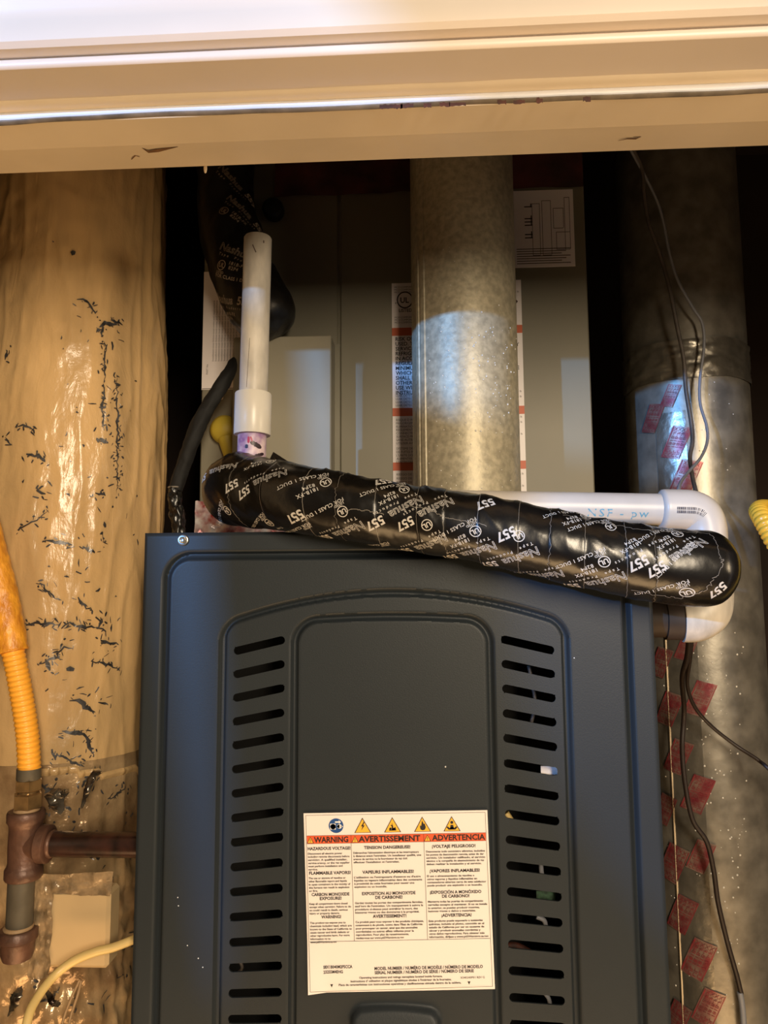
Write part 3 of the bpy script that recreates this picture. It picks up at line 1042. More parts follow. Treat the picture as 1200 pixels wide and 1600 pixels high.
for i in range(4):
    tx_(ar, 'LEAK DETECTION SYSTEM INSTALLED', 5.5, 178.5 + i * 5, 3.4)
for i, s in enumerate(('RISQUE D INCENDIE', 'FRIGORIGENE UTILISE', 'ELIMINATION SELON', 'REGLEMENTS LOCAUX', 'CONNECTER AU', 'SURFACE MINIMALE', 'SANS AUTRE SOURCE', 'UTILISER AVEC', 'SYSTEME DE DETECTION', 'DE FUITES INSTALLE', "L'UNITE DOIT ETRE", 'ALIMENTEE SAUF', "L'ENTRETIEN")):
    tx_(ar, s, 5.5, 216 + i * 5.1 + (3 if i > 7 else 0), 3.5)
for i in range(4):
    tx_(ar, 'RIESGO DE INCENDIO INFLAMABLE', 5.5, 299 + i * 6, 3.6)
for y in (6, 10, 14, 54, 58, 62):
    tx_(ar, 'MCO COMPONENT UNIT', 4.5, y + 2, 2.8)
for i, y in enumerate((20, 175, 183, 214, 222, 240, 300, 318)):
    tx_(ar, 'mm lb', 207, y, 3.0, align='RIGHT')
flat_art('small_print', lo, ar, a, b, M['ink_soft'], 0.0006, YCf, 211, 332)
ar = Art()
ar.add(ribbon2d([(194, 24), (204, 34), (194, 46)], 2.4))
flat_art('red_diamond', lo, ar, a, b, M['chip'], 0.0006, YCf, 211, 332)
# wiring diagram label
lo, a, b = flat_label('wiring_label', coil, 770, 300, 899, 416, YCf)
lo['label'] = 'pale wiring diagram label at the top right'
ar = Art()
for x0, y0, x1, y1 in ((78, 16, 92, 98), (96, 28, 112, 58), (114, 12, 122, 90), (62, 20, 74, 98), (100, 64, 122, 90)):
    ar.add(rect2d(x0, y0, x1, y0 + .8)).add(rect2d(x0, y1, x1, y1 + .8)).add(rect2d(x0, y0, x0 + .8, y1)).add(rect2d(x1, y0, x1 + .8, y1))
for i in range(7):
    ar.add(rect2d(36, 88 + i * 3.6, 122 - (i % 3) * 7, 89.2 + i * 3.6))
flat_art('diagram_print', lo, ar, a, b, M['ink_soft'], 0.0006, YCf, 129, 116)
ar = Art()
for y in (24, 42, 47, 52, 66, 71):
    ar.add(rect2d(50, y, 62, y + 1.6)).add(rect2d(60, y - 4, 61.6, y + 1.6))
flat_art('terminal_print', lo, ar, a, b, M['ink'], 0.0006, YCf, 129, 116)
# label with sideways lettering at the left edge
lo, a, b = flat_label('side_label', coil, 319, 425, 374, 608, YCf)
lo['label'] = 'white label with sideways lettering at the left edge'
ar = Art()
for i in range(9):
    v, f = text2d('Installation must follow local codes and requirements', 1.0)
    v = v * 3.8
    v = np.column_stack([17 + i * 4.2 - v[:, 1], 140 - v[:, 0] * 1.15])
    ar.add((v, f))
v, f = text2d('PART No', 1.0)
ar.add((np.column_stack([9 - v[:, 1] * 4, 160 - v[:, 0] * 4]), f))
ar.add(rect2d(1, 181, 54, 182))
flat_art('sideways_print', lo, ar, a, b, M['ink_soft'], 0.0006, YCf, 55, 183)
# round black knob
p = W(430, 335, YC)
MB().lathe(p, (0, -1, 0), [(0, 0.010), (0.006, 0.0125), (0.016, 0.0125), (0.019, 0.010), (0.0195, 0)], 28).build('black_plug', M['rubber'], coil, True, sharp=40)
# yellow drain cap: round bulb with a neck
p = W(352, 672, YC - 0.004)
mb = MB().lathe(p + np.array([0, 0.004, 0]), (0, -1, 0), [(0, 0.0165), (0.004, 0.0172), (0.010, 0.0165), (0.015, 0.012), (0.0175, 0.005), (0.018, 0)], 30)
mb.lathe(p + np.array([0.003, -0.004, -0.010]), (0.25, 0, -1), [(0, 0.0105), (0.02, 0.0085), (0.03, 0.008)], 20)
mb.build('drain_cap', M['yellow'], coil, True, sharp=50)['label'] = 'yellow plastic drain cap'
# shallow cover box
a, b = W(365, 527, 0.80), W(517, 745, 0.80)
cov = MB().box((a[0], 0.80, b[2]), (b[0], YC, a[2]), 0.0012).build('cover_box', M['box'], coil)
cov['label'] = 'beige grey sheet metal cover box'
MB().box((b[0], YC - 0.004, b[2] - 0.01), (b[0] + 0.006, YC, a[2] + 0.002)).build('cover_flange', M['coil'], cov)

# ------------------------------------------------------------------ vent pipe
YF, RF = 0.775, 0.0565
pc = W(724.5, 500, YF)
vent = thing('vent_pipe', 'bare galvanised metal vent pipe rising in front of the coil cabinet', 'vent pipe', (pc[0], YF, ztop))
zz = np.linspace(ztop - 0.004, 1.85, 60)
C = np.column_stack([np.full(60, pc[0]), np.full(60, YF), zz])
T_v = Tube(C, RF, 96)
T_v.mesh('pipe', M['galv'], vent)
# folded lengthwise lock seam on the left
th0 = T_v.at(661, 560)[1]
v = []
prof = [(-0.0085, 0.0), (-0.0075, 0.0011), (-0.002, 0.0013), (-0.001, 0.0004), (0.001, 0.0004), (0.002, 0.0015), (0.0065, 0.0013), (0.0075, 0.0)]
for z in (zz[0], zz[-1]):
    s = z - zz[0]
    for dx, h in prof:
        v.append(T_v.map([s], [th0 + dx / RF], h + 0.0001)[0])
kk = len(prof)
obj('lock_seam', v, [(i, i + 1, kk + i + 1, kk + i) for i in range(kk - 1)], M['galv'], vent)
MB().lathe((pc[0], YF, ztop - 0.003), (0, 0, 1), [(0, RF + 0.012), (0.003, RF + 0.012), (0.004, RF + 0.002), (0.03, RF + 0.002), (0.03, RF + 0.0002)], 64).build('collar', M['galv'], vent, True, sharp=40)
# beads of condensation
ICO = None


def bead(mb, p, nrm, r):
    nrm = nrm / np.linalg.norm(nrm)
    mb.lathe(p, nrm, [(0, r), (r * 0.35, r * 0.82), (r * 0.6, r * 0.35), (r * 0.66, 0.0)], 7)


def beads(tube, boxes, parent, name='condensation_bead'):
    mb = MB()
    for (x0, y0, x1, y1, nb, rmin, rmax) in boxes:
        for _ in range(nb):
            s, t = tube.at(random.uniform(x0, x1), random.uniform(y0, y1))
            s += random.uniform(-.004, .004)
            t += random.uniform(-.03, .03)
            p = tube.map([s], [t], 0.0)[0]
            nr = tube.map([s], [t], 0.01)[0] - p
            bead(mb, p, nr, random.uniform(rmin, rmax))
    return mb.build(name, M['drop'], parent, True, kind='stuff')


beads(T_v, [(650, 500, 800, 620, 70, 0.0003, 0.0010), (740, 480, 806, 680, 60, 0.0003, 0.0012), (645, 600, 806, 760, 60, 0.0003, 0.0008), (680, 380, 760, 480, 14, 0.0003, 0.0007)], vent)

# ------------------------------------------------------------------ round duct on the right
YD, RD = 0.98, 0.077
pd = W(1080, 780, YD)
rduct = thing('metal_duct', 'galvanised round duct with red printed foil tape, at the right of the furnace', 'duct', (pd[0], YD, 0.0))
zz = np.linspace(0.0, 2.09, 420)
T_r = Tube(np.column_stack([np.full(420, pd[0]), np.full(420, YD), zz]), RD, 120)
T_r.mesh('pipe', M['galv2'], rduct)


def sleeve(tube, px0, py0, px1, py1, m, name, parent, off=0.0009, wr=0.0008, ns=40, nt=40, ths=None, seed=1.0):
    sA, tA = tube.at(px0, py0)
    sB, tB = tube.at(px1, py1)
    if ths:
        tA, tB = ths
    S, T_ = np.meshgrid(np.linspace(min(sA, sB), max(sA, sB), ns), np.linspace(tA, tB, nt), indexing='ij')
    d = np.array([mnoise.fractal((s * 60, t * 4.5, seed), 1.0, 2.0, 3) for s, t in zip(S.ravel(), T_.ravel())])
    P = tube.map(S.ravel() + 0.002 * np.sin(T_.ravel() * 5 + seed) * 0.5, T_.ravel(), 0.0)
    Nn = tube.map(S.ravel(), T_.ravel(), 1.0) - tube.map(S.ravel(), T_.ravel(), 0.0)
    P = P + Nn * (off + np.abs(d) * wr)[:, None]
    k = np.arange(ns * nt).reshape(ns, nt)
    q = np.stack([k[:-1, :-1], k[:-1, 1:], k[1:, 1:], k[1:, :-1]], -1).reshape(-1, 4)
    return obj(name, P, q, m, parent, True)


sleeve(T_r, 1060, 590, 1060, 532, M['foiltape'], 'tape_band', rduct, 0.0012, 0.0022, 30, 110, (-3.0, 3.0), 3.3)['label'] = 'wrinkled foil tape band'
tl = T_r.at(1052, 1200)[1]
tr = T_r.at(1102, 1200)[1]
sleeve(T_r, 1060, 1660, 1060, 640, M['foiltape'], 'tape_strip', rduct, 0.0006, 0.0006, 150, 26, (tl, tr), 8.1)['label'] = 'lengthwise foil tape strip'
# bright raised edge of the strip
v = []
srow = np.linspace(T_r.at(1060, 1660)[0], T_r.at(1060, 900)[0], 60)
for s in srow:
    for dt, h in ((-0.014, 0.0004), (0.0, 0.0026), (0.014, 0.0006)):
        v.append(T_r.map([s], [tl + dt], h)[0])
obj('tape_edge', v, [(i * 3 + j, i * 3 + j + 1, (i + 1) * 3 + j + 1, (i + 1) * 3 + j) for i in range(59) for j in range(2)], mat('bright_tape_edge', (216, 196, 164), 0.35, 0.1), rduct, True)
RROT = 14
M['redblock'] = mat('faint_red_block', (150, 128, 116), 0.34, 0.5, c2=(132, 52, 60), var_scale=75)
# red printed blocks of the tape, each a slanted block of small lettering
ar = Art()
v0, f0 = text2d('UL 181B-FX', 1.0)
wv = v0[:, 0].max()
for i in range(4):
    ar.add((np.column_stack([v0[:, 0] / wv * 0.038, v0[:, 1] * 0.0068 - i * 0.0062]), f0))
ar.add(rect2d(0, -0.0225, 0.038, -0.0205)).add(rect2d(0, 0.0062, 0.038, 0.0074))
v1, f1 = rect2d(0.002, -0.0165, 0.037, -0.0012)
xyb = ar.xy - np.array([0.019, -0.008])
xyb = np.column_stack([xyb[:, 0], xyb[:, 1] * 0.72 + xyb[:, 0] * 0.18])
mb = MB()
for px, py, sc_ in ((1074, 1012, .8), (1034, 1035, .9), (1092, 1090, 1), (1045, 1108, 1), (1061, 1182, 1), (1088, 1243, 1.05), (1040, 1265, .9), (1097, 1335, .9), (1050, 1350, 1.1), (1068, 1428, 1.05),
                    (1091, 1500, 1.1), (1104, 1572, 1), (1060, 1592, 1), (1058, 690, 1.0), (1072, 745, 1.1), (1022, 655, .9), (1046, 620, .7)):
    P = T_r.decal(px, py, xyb * sc_, rot=RROT, off=0.0022, flip=-1)
    rp = obj('red_print', P, ar.f, M['redprint'], rduct, False, 'stuff')
    gx_, gy_ = np.meshgrid(np.linspace(-0.0205, 0.0205, 9), np.linspace(-0.0155, 0.0160, 7))
    k = np.arange(63).reshape(7, 9)
    P = T_r.decal(px, py, np.column_stack([gx_.ravel(), gy_.ravel() * 0.72 + gx_.ravel() * 0.18]) * sc_, rot=RROT, off=0.0017, flip=-1)
    obj('red_block', P, np.stack([k[:-1, :-1], k[:-1, 1:], k[1:, 1:], k[1:, :-1]], -1).reshape(-1, 4), M['redblock'], rp, True)
beads(T_r, [(1030, 990, 1165, 1590, 230, 0.0004, 0.0014), (1060, 560, 1150, 780, 20, 0.0004, 0.001)], rduct, 'droplet')

# ------------------------------------------------------------------ wrapped duct on the left
YL = 0.80
NL, SL = 420, 300
pl = W(108, 800, YL)
zz = np.linspace(0.0, 2.09, NL)


def pyz(z):
    return 927 - (z - CAMZ) / YL * F


rl = np.array([0.0970 + 0.005 * math.exp(-((z - 1.40) / 0.13) ** 2) - 0.0035 * min(max((z - 1.5) / 0.25, 0), 1) for z in zz])


def disp_left(S, T_):
    out = np.empty(S.shape)
    o = out.ravel()
    for k, (s, t) in enumerate(zip(S.ravel(), T_.ravel())):
        if abs(t) > 2.0 or s < 0.75 or s > 1.75:
            o[k] = 0
            continue
        x, y = math.sin(t) * 0.096, math.cos(t) * 0.096
        side = min(abs(t) / 1.3, 1.0)
        low = min(max((1.06 - s) / 0.12, 0), 1)
        a = mnoise.noise((x * 24, y * 24, s * 5)) * (0.0016 + 0.0016 * side)
        rid = 1 - abs(mnoise.noise((x * 60, y * 60, s * 9 + 4)))
        a += (rid ** 4) * (0.0009 + 0.0016 * side)
        a += mnoise.fractal((x * 55, y * 55, s * 55), 1.0, 2.0, 3) * (0.0008 + 0.0040 * low) + low * 0.004 * (abs(mnoise.noise((x * 40, y * 40, s * 40 + 7))) - 0.2)
        o[k] = a
    return out


lduct = thing('insulated_duct', 'fat round duct wrapped in glossy cream film, cracked and wrinkled, at the left', 'duct', (pl[0], YL, 0.0))
T_l = Tube(np.column_stack([np.full(NL, pl[0]), np.full(NL, YL), zz]), rl, SL, disp=disp_left)
ZI = int(np.searchsorted(zz, W(108, 1203, YL - 0.097)[2]))
T_l.mesh('film_wrap', M['duct'], lduct, cap0=False, rows=(ZI, NL))
M['crinkle'] = mat('crinkled_cream_foil', (196, 166, 124), 0.2, 0.3, c2=(134, 106, 76), var_scale=22, bump=0.6, bump_scale=110)
T_l.mesh('lower_wrap', M['crinkle'], lduct, cap1=False, rows=(0, ZI + 1))['label'] = 'crinkled shinier foil film of the lower duct'
# cracks where the film has worn through: jagged slivers
mbk = MB()


def crack(pts, w=5.0, jag=2.2):
    p = []
    for (x0, y0), (x1, y1) in zip(pts[:-1], pts[1:]):
        nseg = max(2, int(math.hypot(x1 - x0, y1 - y0) / 5))
        for i in range(nseg):
            t = i / nseg
            p.append((x0 + (x1 - x0) * t + random.uniform(-jag, jag), y0 + (y1 - y0) * t + random.uniform(-jag, jag)))
    p.append(pts[-1])
    n = len(p)
    ws = np.array([w * random.uniform(0.35, 1.15) * (0.25 + math.sin(math.pi * (i + 0.4) / (n - 0.2))) for i in range(n)])
    v2, f2 = ribbon2d(p, ws)
    xm, ym = pts[0]
    sc_ = (YL - 0.1) / F
    loc = np.column_stack([-(v2[:, 1] - ym) * sc_, (v2[:, 0] - xm) * sc_])
    mbk.add(T_l.decal(xm, ym, loc, flip=-LS, off=0.0011), f2)
    for q in p:                                   # chips and short side branches
        for _ in range(2 if len(p) > 3 else 0):
            if random.random() < 0.75:
                cx, cy = q[0] + random.gauss(0, 5), q[1] + random.gauss(0, 5)
                a0 = random.uniform(0, math.pi)
                L_, t_ = random.uniform(1.5, 6.5), random.uniform(0.6, 1.8)
                k_ = 7
                ang = np.linspace(0, 2 * np.pi, k_, endpoint=False)
                rr = np.array([random.uniform(0.6, 1.1) for _ in range(k_)])
                ex_, ey_ = L_ * rr * np.cos(ang), t_ * rr * np.sin(ang)
                X = cx + ex_ * math.cos(a0) - ey_ * math.sin(a0) - xm
                Y = cy + ex_ * math.sin(a0) + ey_ * math.cos(a0) - ym
                mbk.add(T_l.decal(xm, ym, np.column_stack([-Y * sc_, X * sc_]), flip=-LS, off=0.0012), [tuple(range(k_))])


# which way theta runs for an upright tube: compare two pixels
LS = 1 if T_l.at(150, 700)[1] < T_l.at(60, 700)[1] else -1
for pts, w in (([(122, 470), (135, 470), (150, 490)], 5), ([(172, 500), (180, 508), (160, 512), (152, 520)], 7), ([(160, 512), (158, 530)], 6), ([(175, 503), (192, 508)], 4), ([(164, 530), (166, 556), (164, 600)], 3.5),
               ([(174, 538), (173, 552)], 5), ([(163, 605), (162, 640), (165, 680)], 4), ([(182, 590), (184, 650), (186, 700), (188, 795)], 3), ([(111, 392), (117, 394)], 8), ([(84, 377), (86, 378)], 5),
               ([(42, 711), (58, 712), (70, 722)], 6), ([(57, 700), (60, 714)], 4), ([(26, 665), (42, 666), (56, 676)], 4), ([(56, 765), (72, 771)], 4), ([(66, 846), (80, 848), (108, 851)], 4.5), ([(128, 855), (138, 862), (148, 864)], 8),
               ([(152, 686), (168, 691)], 7), ([(162, 820), (166, 828)], 5), ([(150, 772), (165, 775)], 4), ([(120, 895), (128, 898)], 4), ([(66, 912), (78, 930), (88, 940)], 3.5), ([(122, 935), (132, 950), (145, 958)], 4.5),
               ([(35, 975), (70, 977), (90, 978)], 4.5), ([(98, 982), (104, 974), (120, 979), (150, 983)], 5), ([(150, 960), (160, 970), (155, 978), (168, 985)], 6.5), ([(158, 1000), (172, 1004), (186, 1003)], 5), ([(60, 1035), (78, 1028), (92, 1022)], 5),
               ([(72, 1030), (80, 1048)], 6), ([(90, 1020), (100, 1010), (113, 1012)], 4), ([(106, 1042), (116, 1044)], 7), ([(142, 1032), (165, 1036), (188, 1048)], 5), ([(112, 1095), (126, 1098), (138, 1112), (150, 1118)], 8), ([(150, 1100), (168, 1104)], 5),
               ([(96, 1146), (116, 1150), (132, 1152), (140, 1170), (146, 1190)], 7), ([(78, 1168), (86, 1186)], 6), ([(90, 1175), (112, 1190), (130, 1200)], 4), ([(76, 800), (60, 815), (30, 832)], 2.5), ([(8, 560), (12, 545)], 4), ([(30, 1130), (50, 1140)], 4),
               ([(126, 1232), (140, 1210), (150, 1205)], 9), ([(60, 1225), (85, 1245)], 6), ([(170, 1245), (200, 1232)], 3.5), ([(100, 1262), (110, 1270)], 6)):
    crack(pts, w * 0.9)
for _ in range(190):
    x_, y_ = (random.uniform(55, 206), random.uniform(1205, 1598)) if random.random() < 0.62 else (random.gauss(135, 40), random.uniform(480, 1200))
    if x_ < 8 or x_ > 232 or (60 < x_ < 172 and 1360 < y_ < 1525):
        continue
    crack([(x_, y_), (x_ + random.gauss(0, 5), y_ + random.gauss(0, 5))], random.uniform(1.2, 4.2) * (1.3 if y_ > 1205 else 0.8), 1.0)
mbk.build('worn_crack', M['chipgrey'], lduct, kind='stuff')
# overlapping edge of the lower wrap (seam at the right)
mb = MB()
v = []
for x in np.linspace(58, 232, 60):
    s, t = T_l.at(x, 1203 + 3 * math.sin(x * 0.05))
    for ds, h in ((0.0018, 0.0012), (0.0, 0.0032), (-0.002, 0.0030), (-0.0055, 0.0004)):
        v.append(T_l.map([s + ds], [t], h)[0])
obj('wrap_edge', v, [(i * 4 + j, (i + 1) * 4 + j, (i + 1) * 4 + j + 1, i * 4 + j + 1) for i in range(59) for j in range(3)], M['duct'], lduct, True)
# torn curls of shiny film standing off the wrap
curl = mat('torn_silver_film', (170, 160, 142), 0.2, 0.75, c2=(50, 40, 34), var_scale=60)
for pts, w in (([(72, 1243), (82, 1252), (92, 1262), (90, 1240), (80, 1236)], 0.012), ([(128, 1262), (136, 1235), (146, 1212), (160, 1206)], 0.008), ([(94, 1232), (100, 1240), (106, 1232)], 0.007), ([(15, 1585), (24, 1560), (32, 1540)], 0.010), ([(74, 1548), (82, 1566), (94, 1570)], 0.007)):
    Cc = catmull([W(x, y, 0.688 - 0.008 * (i % 2)) for i, (x, y) in enumerate(pts)], 22)
    tn = np.gradient(Cc, axis=0)
    nr = np.cross(tn, (0, -1, 0.4))
    nr /= np.linalg.norm(nr, axis=1)[:, None]
    ww = w * np.sin(np.linspace(0.25, 2.8, 22))[:, None] * (1 + 0.3 * rng.standard_normal((22, 1)) * 0.5)
    v = np.vstack([Cc + nr * ww / 2, Cc + np.array([0, -0.004, 0]), Cc - nr * ww / 2])
    n_ = 22
    obj('torn_film', v, [(r * n_ + i, r * n_ + i + 1, (r + 1) * n_ + i + 1, (r + 1) * n_ + i) for r in range(2) for i in range(n_ - 1)], curl, lduct, True)

# ------------------------------------------------------------------ black taped pipe run in front
tp = [(372, 765, .648), (420, 772, .625), (480, 782, .602), (560, 796, .592), (640, 809, .588), (700, 818, .585), (760, 829, .582), (850, 848, .579), (930, 866, .576), (1000, 878, .574), (1060, 886, .573), (1096, 888, .575)]
Cc = catmull([W(*q) for q in tp], 520)
sl_ = np.concatenate([[0], np.cumsum(np.linalg.norm(np.diff(Cc, axis=0), axis=1))])
Cc = np.column_stack([np.interp(np.linspace(0, sl_[-1], 520), sl_, Cc[:, k]) for k in range(3)])
d0 = (Cc[0] - Cc[6])
d0 /= np.linalg.norm(d0)
d1_ = (Cc[-1] - Cc[-6])
d1_ /= np.linalg.norm(d1_)
CAP = 26
R0, R1 = 0.0325, 0.0300
pre = np.array([Cc[0] + d0 * R0 * 0.92 * (1 - k / CAP) for k in range(CAP)])
post = np.array([Cc[-1] + d1_ * R1 * 0.9 * (k + 1) / CAP for k in range(CAP)])
Ct = np.vstack([pre, Cc, post])
rk = np.interp(np.linspace(0, 1, 520), [0, 0.07, 0.16, 0.3, 0.45, 0.6, 0.8, 0.92, 1], [R0, 0.0318, 0.0292, 0.0268, 0.0265, 0.0268, 0.0278, 0.0292, R1])
r_pre = np.array([R0 * math.sqrt(max(1 - ((1 - k / CAP)) ** 2, 0.0004)) for k in range(CAP)])
r_post = np.array([R1 * math.sqrt(max(1 - ((k + 1) / CAP) ** 2, 0.0004)) for k in range(CAP)])
rt_ = np.concatenate([r_pre, rk, r_post])
wraps = np.array([0.058, 0.094, 0.128, 0.152, 0.182, 0.215, 0.236, 0.262, 0.292, 0.316, 0.342, 0.372, 0.392])


def disp_pipe(S, T_):
    o = np.zeros(S.shape)
    ph = S + 0.006 * np.sin(T_ + 0.6)
    for i, w in enumerate(wraps):
        o += 0.0005 / (1 + np.exp(-(ph - w) / 0.0004)) * (1 if i % 2 else -1)
    nz_ = np.array([mnoise.fractal((s * 38, math.cos(t) * 0.9, math.sin(t) * 0.9 + s * 12), 1.0, 2.0, 3) for s, t in zip(S.ravel(), T_.ravel())]).reshape(S.shape)
    rid = np.array([(1 - abs(mnoise.noise((s * 55 + math.sin(t) * 1.5, math.cos(t) * 0.6, math.sin(t) * 0.6)))) ** 6 for s, t in zip(S.ravel(), T_.ravel())]).reshape(S.shape)
    top = np.clip(np.sin(T_) * 1.2, 0, 1)
    return o + nz_ * (0.0007 + 0.0006 * top) + rid * 0.0008 * (0.3 + top)


drain = thing('taped_trap_pipe', 'fat black taped pipe sloping across the top of the furnace panel', 'insulated pipe', W(372, 765, .648))
T_b = Tube(Ct, rt_, 110, disp=disp_pipe)
T_b.mesh('tape_wrap', M['tape'], drain)

# print of the tape: laid out the way it reads, then wrapped on the skin
def tape_block(parts='nptlcud'):
    A, O = Art(), Art()
    if 'n' in parts:
        v, f = text2d('Nashua', 1.0, outline=0.017)
        O.add((v * 0.0098, f), 0, 0)
    if '5' in parts or 'n' in parts:
        v, f = text2d('557', 1.0, 0.03)
        A.add((v * 0.0098, f), 0.0345, 0)
    if 't' in parts:
        v, f = text2d('Tape  Products', 1.0, 0.01, 0, 1.75)
        A.add((v * 0.0034, f), 0.002, -0.0044)
    if 'u' in parts:
        A.add(circle2d(0.0044, 22, 0.009, -0.0122, 0.0037))
        v, f = text2d('UL', 1.0, 0.03)
        A.add((v * 0.0052, f), 0.0060, -0.0139)
    if 'l' in parts:
        v, f = text2d('181B-FX', 1.0, 0.012, 0, 1.15)
        A.add((v * 0.0042, f), 0.0155, -0.0100)
        v, f = text2d('82P4', 1.0, 0.012, 0, 1.15)
        A.add((v * 0.0042, f), 0.0170, -0.0140)
    if 'd' in parts:
        v, f = text2d('LISTED', 1.0, 0.01)
        A.add((v * 0.0028, f), 0.005, -0.0190)
        v, f = text2d('FOR CLASS 1 DUCT', 1.0, 0.012, 0, 1.1)
        A.add((v * 0.0040, f), 0.004, -0.0222)
    return A, O


# anchor pixel = where the N of the word starts (or would start), extra rotation, parts
blocks = [
    (449, 733, 'n t', 214), (372, 748, '5', 214), (436, 728, 'u l', 214), (535, 764, 'u l d 5', 217), (564, 812, 'n t u d', 217),
    (520, 838, 't d', 217), (658, 774, 'n t u l d', 217), (705, 777, 'n t', 217), (695, 832, 'n t u', 217), (772, 846, 'n t u l d', 217),
    (839, 852, 'n t u', 217), (802, 823, '5', 217), (944, 818, 'd u l', 217), (877, 890, 'n t', 217),
    (975, 892, 'n t u l d', 217), (1008, 866, '5', 218), (1040, 848, 't l', 218), (1094, 841, 'n t u l d', 221),
    (610, 746, '5', 217), (375, 800, 'd u', 235), (372, 724, 'n', 205), (448, 826, 'd u t', 217), (1108, 936, 'd u', 212), (1128, 866, 'd', 235), (768, 779, '5', 217),
    (640, 862, 't d', 217), (720, 878, 't', 217), (1130, 908, '5', 230), (985, 832, 'd u', 217),
]
for px, py, parts, rot in blocks:
    if not parts:
        continue
    A, O = tape_block(parts)
    for X in (A, O):
        if X.n:
            xy = X.xy
            if '5' in parts and 'n' not in parts and X is A:
                xy = xy - np.array([0.0345, 0]) * (1 if parts == '5' else 0)
            obj('tape_print', T_b.decal(px, py, xy, rot=rot, off=0.00045), X.f, M['print'], drain, False, 'stuff')
# thin bright edges where one wrap of tape overlaps the next, some torn
mbe = MB()
ths = np.linspace(-1.5, 1.6, 50)
for i, w in enumerate(wraps):
    sv = w - 0.006 * np.sin(ths + 0.6) + 0.0006 * rng.standard_normal(50) * (1 if i % 3 == 0 else 0.2)
    wd = 0.00035
    a_ = T_b.map(sv - wd / 2, ths, 0.0004)
    b_ = T_b.map(sv + wd / 2, ths, 0.0004)
    mbe.add(np.vstack([a_, b_]), [(k, 50 + k, 51 + k, k + 1) for k in range(49)])
for poly_ in ([(640, 790), (672, 797), (690, 806), (712, 812), (738, 815), (760, 822)], [(543, 796), (568, 797), (590, 802), (600, 803)], [(1010, 828), (1060, 832), (1105, 835), (1120, 850), (1122, 868), (1128, 880), (1116, 904), (1098, 924), (1075, 928), (1062, 934), (1030, 930), (990, 922)],
              [(880, 806), (940, 818), (990, 826), (1030, 832)], [(700, 862), (730, 866)]):
    p = catmull(poly_, 8 * len(poly_))
    st = np.array([T_b.at(x, y) for x, y in p])
    s_, t_ = st[:, 0] + 0.0007 * rng.standard_normal(len(st)), st[:, 1] + 0.015 * rng.standard_normal(len(st))
    v2, f2 = ribbon2d(np.column_stack([s_, t_ * 0.027]), 0.0005)
    mbe.add(T_b.map(v2[:, 0], v2[:, 1] / 0.027, 0.0005), f2)
mbe.build('tape_edge', M['edge'], drain, False, 'stuff')
# loose flap of tape standing up near the left end
fp = [W(419, 722, .630), W(427, 706, .628), W(452, 722, .618), W(486, 737, .606), W(484, 744, .600), W(440, 738, .612)]
v = fp + [p + np.array([0, 0.0015, -0.001]) for p in fp]
obj('tape_flap', v, [(0, 1, 2, 5), (2, 3, 4, 5), (11, 8, 7, 6), (11, 10, 9, 8)] + [(i, (i + 1) % 6, 6 + (i + 1) % 6, 6 + i) for i in range(6)], M['tape'], drain)

# ------------------------------------------------------------------ open drain riser (white pipe, coupling, stained stub)
YV = 0.672
bx = W(393, 660, YV)
RP = 0.01335
riser = thing('drain_riser', 'upright open-topped white plastic pipe with coupling, stained purple at its base', 'plastic pipe', (bx[0], YV, W(393, 715, YV)[2]))
axt = W(403, 372, YV)
axb = W(393, 715, YV)
ax = axt - axb
Lx = np.linalg.norm(ax)
axn = ax / Lx
hc = (W(393, 615, YV) - axb) @ axn
hb = (W(393, 680, YV) - axb) @ axn
MB().lathe(axb + axn * (hc - 0.004), axn, [(0, RP), (Lx - hc + 0.003, RP), (Lx - hc + 0.004, RP - 0.0006), (Lx - hc + 0.004, RP - 0.0025), (0.04, RP - 0.0028)], 40).build('pipe', M['pvc_dirty'], riser, True, sharp=40)
MB().lathe(axb + axn * hb, axn, [(0, RP), (0, 0.0168), (0.0008, 0.0172), (hc - hb - 0.001, 0.0172), (hc - hb, 0.0166), (hc - hb, RP)], 44).build('coupling', M['pvc'], riser, True, sharp=40)
T_s = Tube(np.array([axb + axn * t for t in np.linspace(-0.012, hb + 0.002, 30)]), RP, 48)
stub = T_s.mesh('stub', M['primer'], riser)
stub['label'] = 'pipe stub stained with purple primer'
for pts, w, m in (([(390, 690), (400, 694), (408, 700)], 0.0042, 'primer_dark'), ([(384, 694), (386, 700)], 0.003, 'primer_dark'), ([(389, 682), (389, 692)], 0.0022, 'primer_red'), ([(393, 682), (393, 690)], 0.0015, 'primer_red'), ([(398, 712), (412, 709)], 0.003, 'primer_dark')):
    p = catmull(pts, 10)
    st = np.array([T_s.at(x, y) for x, y in p])
    st[:, 0] = np.interp(np.linspace(0, 1, 10), [0, 1], [st[0, 0], st[-1, 0]])
    st[:, 1] = np.interp(np.linspace(0, 1, 10), [0, 1], [st[0, 1], st[-1, 1]])
    v2, f2 = ribbon2d(np.column_stack([st[:, 0], st[:, 1] * RP]), w * np.array([.4, .8, 1, .8, 1.1, .9, 1, 1, .8, .4]))
    obj('primer_stain', T_s.map(v2[:, 0], v2[:, 1] / RP, 0.0003), f2, M[m], stub)
